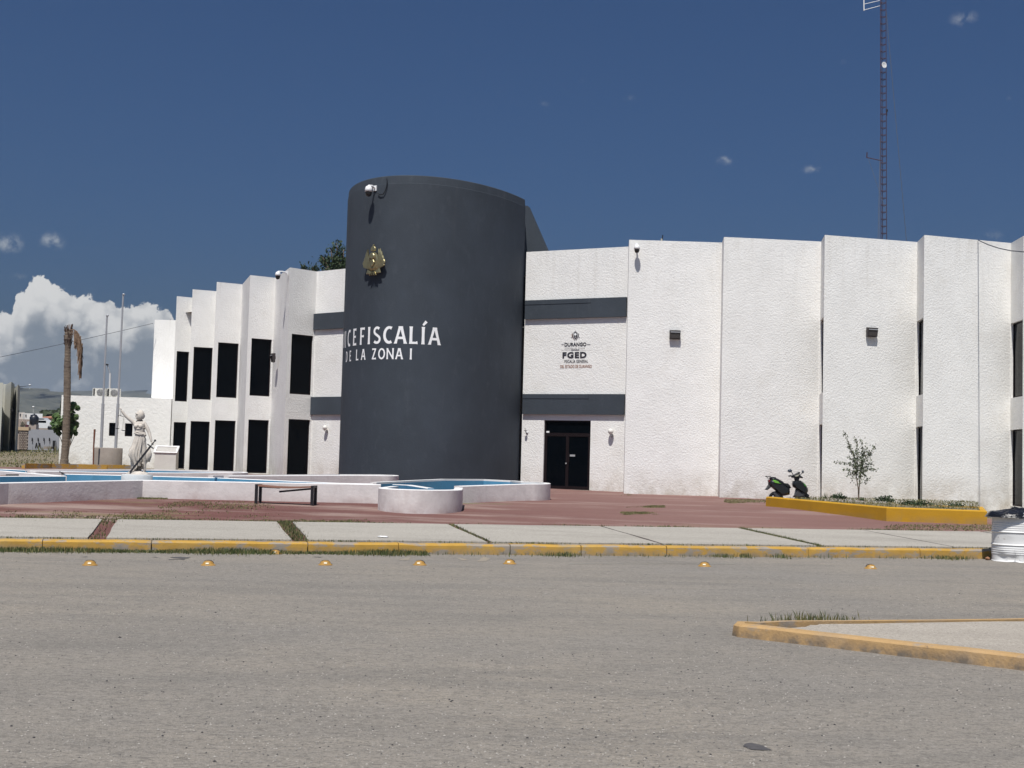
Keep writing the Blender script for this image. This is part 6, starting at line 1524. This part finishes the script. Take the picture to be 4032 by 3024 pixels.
# water tank on a pillar
TK = 125.; c_ = atY(132.5, 1690, TK); e = empty('water_tank', c_, 'black plastic water tank with conical top standing on a block pillar', 'water tank')
r_ = 17.2 / FPX * TK; zb_, zs_, zc_ = atY(132, 1672, TK).z, atY(132, 1643, TK).z, atY(132, 1632, TK).z
b = MB(); b.lathe([(0, zb_), (r_, zb_), (r_, zs_), (r_ * .45, zc_), (r_ * .2, zc_), (r_ * .2, zc_ + .08), (0, zc_ + .08)], 28, (c_.x, TK, 0)); part('tank', b, mat('tank_black', (.012, .014, .022), .4), e)
b = MB(); b.box((c_.x, TK, (zb_ + .9) / 2), (r_ * 1.7, r_ * 1.7, zb_ - .9)); part('pillar', b, BRK, e)
b = MB(); b.box((atY(116, 1680, TK).x, TK - .6, atY(116, 1679, TK).z), (.22, .2, .3)); part('hatch', b, mat('hatch_maroon', (.08, .02, .03), .8), e)
for px_, py_, D_, s_, lab in ((117.5, 1515.5, 1500, 1., 'white elevated water tower standing on the hill crest'), (131, 1602, 700, .48, 'small white elevated tank in front of the hill slope')):
    c_ = atY(px_, py_, D_); e = empty('water_tower', c_, lab, 'water tower', 'water towers on the hill'); r_ = 5.2 / FPX * D_ * (1 if s_ == 1. else .9)
    b = MB(); b.blob(c_, (r_, r_, r_ * .6), n=10); part('tank', b, WHITEP, e)
    b = MB(); b.tube([c_ - Vector((0, 0, r_ * .4)), atY(px_, py_ + 16 * (1 if s_ == 1 else 1.4), D_)], r_ * .13, 8); part('stem', b, WHITEP, e)
def far_car(px, py, D, lab, col):
    c_ = atY(px, py, D); e = empty('parked_car', c_, lab, 'car', 'cars parked behind the grey wall'); b = MB()
    pr_ = [(-1.9, .25), (-1.95, .75), (-1.3, .85), (-.8, 1.32), (.6, 1.35), (1.2, .9), (1.9, .78), (1.95, .25)]; rows = [[Vector((x, y, z)) for x, z in pr_] for y in (-.8, -.78, .78, .8)]
    b.grid(rows, smooth=False); b.face(rows[0][::-1]); b.face(rows[-1]); b.build('body', mat('car_paint', col, .3), e)
    b = MB(); b.box((-.1, 0, 1.08), (1.5, 1.62, .28)); b.build('window', GLASS, e)
    for x in (-1.2, 1.2):
        b = MB(); b.lathe([(0, -.85), (.3, -.85), (.3, .85), (0, .85)], 14, M=Matrix.Translation((x, 0, .3)) @ Matrix.Rotation(R(90), 4, 'X')); b.build('wheel', BLACKP, e)
    e.scale = (.72, .72, .8); return e
far_car(170, 1694, 134, 'white car parked behind the grey wall right of the black tank', (.7, .7, .7)); far_car(163, 1684, 142, 'pale grey car parked behind the white car', (.5, .52, .55))
# thin cypress left of the palm, small tree, far tree belt
def blobtree(px, pyb, pyt, D, wpx, lab, m, n=500, nm='tree', cat='tree'):
    c_, t_ = atY(px, pyb, D), atY(px, pyt, D); e = empty(nm, c_, lab, cat); b = MB(); H2 = t_.z - c_.z; w2 = wpx / FPX * D / 2
    for _ in range(n):
        u = random.random() ** .8; rr_ = w2 * math.sin(math.pi * min(1, .15 + .85 * u)) ** .7; a = random.uniform(0, 6.28); p = c_ + Vector((math.cos(a) * rr_ * random.random() ** .5, math.sin(a) * rr_ * random.random() ** .5, H2 * (.12 + .88 * u))); leaf(b, p, rv(), rv(), H2 * .06, H2 * .022)
    part('crown', b, m, e); b = MB(); b.tube([c_, c_ + Vector((0, 0, H2 * .8))], [w2 * .15, w2 * .05], 6); part('trunk', b, BARK, e)
blobtree(239, 1700, 1566, 105, 13, 'thin dark cypress just left of the palm trunk', LEAFD, 700, 'cypress_tree')
blobtree(88, 1688, 1660, 140, 20, 'small dark tree in front of the block house', LEAFD, 300)
b = MB(); random.seed(44)
for _ in range(6000):
    px_ = random.uniform(165, 1300); t_ = random.random(); D_ = random.uniform(255, 330); p = atY(px_, 1640 - t_ * (18 + 7 * noise.noise(Vector((px_ * .05, 0, 0)))), D_); leaf(b, p, rv(), rv(), 1.4, .6)
tag(b.build('tree_belt', mat('far_green', (.035, .05, .022), .9, col2=(.06, .075, .035), vscale=.05)), 'dark green belt of distant trees at the foot of the hill', 'trees', kind='stuff')

# ------------------------------------------------------------------ grass and weeds on the ground
def blades(name, gen, n, lab, m, hmin, hmax, w=.006, seed=1, lean=.5):
    random.seed(seed); b = MB()
    for _ in range(n):
        r0_ = gen()
        if r0_ is None: continue
        p, hs = r0_; h_ = random.uniform(hmin, hmax) * hs; a = random.uniform(0, 6.28); l = random.uniform(0, lean) * h_; ww = w * random.uniform(.6, 1.4); s_ = Vector((math.cos(a + 1.57) * ww, math.sin(a + 1.57) * ww, 0)); mid = p + Vector((math.cos(a) * l * .4, math.sin(a) * l * .4, h_ * .6)); tp_ = p + Vector((math.cos(a) * l, math.sin(a) * l, h_))
        b.face([p - s_, p + s_, mid + s_ * .7, tp_, mid - s_ * .7], random.choice((0, 0, 1)))
    return tag(b.build(name, m), lab, 'grass', kind='stuff')
def on_px(x0, x1, y0, y1, fn=gz, th=.0, sc_=.004, zoff=0., hs=1., taper=True):
    def f():
        x, y = random.uniform(x0, x1), random.uniform(y0, y1)
        if taper:
            u = (x - x0) / (x1 - x0)
        if th > -1 and noise.noise(Vector((x * sc_, y * .03, 7))) < th: return None
        p = G(x, y, fn); p.z += zoff; return p, hs
    return f
# kerb foot strip
def kerbgrass():
    s_ = random.uniform(-9.2, 9.5); u = noise.noise(Vector((s_ * .7, 3, 0)))
    dens = 1. if s_ < -2.1 else (.9 if -2.1 <= s_ < -1.5 else (.04 if s_ < 3.6 else .03))
    spots = ((.95, .35), (4.15, .2), (4.6, .12), (5.3, .14), (8.9, .35))
    for c__, w__ in spots: dens = max(dens, 1.1 * math.exp(-((s_ - c__) / w__) ** 2) * .45)
    if random.random() > dens: return None
    q_ = org + ux * s_ - uy * abs(random.gauss(.0, .20 + .12 * u)); q_.z = 0
    return q_, (1.05 + .7 * u)
blades('kerb_grass', kerbgrass, 15000, 'green grass growing along the foot of the yellow kerb', [GRASS, GRASSD], .025, .085, .006, 2)
def slabback():
    s_ = random.uniform(-11, 13); nzv = noise.noise(Vector((s_ * .55, 9, 0))) + (.25 if s_ < -1 else -.05)
    if random.random() > .15 + nzv * 1.2: return None
    q_ = org + ux * s_ + uy * (3.98 + abs(random.gauss(0, .13))); q_.z = gz(q_.x, q_.y) - .0; return q_, 1
blades('edge_grass', slabback, 11000, 'short green grass along the rear edge of the paving slabs', [GRASS, GRASSD], .02, .06, .007, 3)
def joints():
    i = random.choice((0, 1, 1, 1, 2, 4, 4, 4)); s_ = jx[i] + random.gauss(0, gaps[i] * .34); w_ = random.uniform(.2, 4.0)
    if i == 0 and 1.0 < w_ < 3.0 and random.random() < .7: return None
    q_ = org + ux * s_ + uy * w_; q_.z = gz(q_.x, q_.y) + .0; return q_, 1
blades('joint_grass', joints, 2600, 'grass growing in the joints between the paving slabs', [GRASS, GRASSD], .03, .07, .006, 4)
def front_edge():
    s_ = random.uniform(-11, 10.5)
    if random.random() > .35 + noise.noise(Vector((s_ * .8, 1, 0))): return None
    q_ = org + ux * s_ + uy * random.uniform(.23, .30); q_.z = .19; return q_, 1
blades('kerb_top_grass', front_edge, 4200, 'thin line of grass between kerb and paving slabs', [GRASS, GRASSD], .02, .05, .006, 5)
ZN = [((-20, 1100), (2012, 2056), .0, 1.), ((620, 1080), (1976, 2018), -.12, 1.), ((1000, 1500), (2046, 2060), .1, 1.), ((2420, 2620), (1990, 2000), -.1, .6), ((2440, 2600), (2016, 2028), .05, .6), ((3480, 3990), (2066, 2100), -.15, 1.1), ((2440, 2830), (1946, 1953), .0, .8), ((2850, 3060), (1966, 1984), .05, .8), ((540, 660), (1955, 1966), -.5, .8), ((0, 700), (2030, 2058), -.05, 1.)]
def patches():
    (x0, x1), (y0, y1), th, hs = random.choice(ZN); x, y = random.uniform(x0, x1), random.uniform(y0, y1)
    u, v = (x - x0) / (x1 - x0), (y - y0) / (y1 - y0)
    if noise.fractal(Vector((x * .006, y * .045, 7)), .7, 2.2, 4) < th + .5 * (2 * u - 1) ** 6 + .35 * (2 * v - 1) ** 4 + random.gauss(0, .13): return None
    p = G(x, y); return p, hs
blades('plaza_grass', patches, 34000, 'dry yellowish grass in loose patches on the red plaza', [GRASSD, GRASS], .015, .04, .007, 6, .7)
PP2 = [(p.x, p.y) for p in In]
def plgrass():
    x, y = random.uniform(7.5, 15.2), random.uniform(33, 43.6)
    if not in_poly(x, y, PP2): return None
    if noise.noise(Vector((x * 1.3, y * 1.3, 0))) < -.25: return None
    return Vector((x, y, .76)), 1
blades('planter_grass', plgrass, 9000, 'low green and dry grass covering the soil of the planter', [GRASSD, GRASS], .02, .06, .008, 7, 1.)
def islgrass():
    x = random.gauss(3190, 95); p = G(x, 2452 - (x - 3000) * .004, z0)
    if random.random() > .6 + noise.noise(Vector((x * .05, 0, 0))): return None
    return p + Vector((0, random.uniform(.0, .12), 0)), .7 + .5 * noise.noise(Vector((x * .03, 2, 0)))
blades('island_grass', islgrass, 420, 'thin grass tufts behind the far edge of the traffic island', [GRASSD, GRASS], .05, .17, .004, 8)
def mound():
    x, y = random.uniform(-48, -20), random.uniform(58, 112)
    if random.random() > .55 + .9 * noise.noise(Vector((x * .25, y * .12, 0))): return None
    return Vector((x, y, gz(x, y))), 1. + .8 * max(0, noise.noise(Vector((x * .3, y * .3, 4)))) + (5 if y > 100 and x > -37 and x < -30 else 0)
blades('mound_grass', mound, 22000, 'dry grass and weeds covering the mound at far left', [GRASSD, GRASS], .03, .11, .03, 9)
def bfoot():
    i = random.random(); x = -22.4 + i * 5.; y = 65.0 + i * .9; p = Vector((x, y + random.uniform(-.4, 0), 0)); p.z = gz(p.x, p.y)
    if noise.noise(Vector((x * 1.2, 0, 0))) < .05: return None
    return p, 1
blades('wall_foot_weeds', bfoot, 900, 'weeds at the foot of the white annex wall', [GRASS, GRASSD], .05, .22, .02, 10)

# ------------------------------------------------------------------ air between here and the hills
hb = MB(); x0, x1, y0, y1, z0h, z1h = -5500, 6500, -80, 3700, -1.2, 175
hb.box(((x0 + x1) / 2, (y0 + y1) / 2, (z0h + z1h) / 2), (x1 - x0, y1 - y0, z1h - z0h))
hm = bpy.data.materials.new('haze_air'); hm.use_nodes = True; ht = hm.node_tree; ht.nodes.clear()
pv = ht.nodes.new('ShaderNodeVolumePrincipled'); pv.inputs['Color'].default_value = (.62, .72, .86, 1); pv.inputs['Density'].default_value = .00017; pv.inputs['Anisotropy'].default_value = .2
om = ht.nodes.new('ShaderNodeOutputMaterial'); ht.links.new(pv.outputs[0], om.inputs['Volume'])
tag(hb.build('haze', hm), 'thin bluish haze in the air in front of the distant hills', 'haze', kind='stuff')
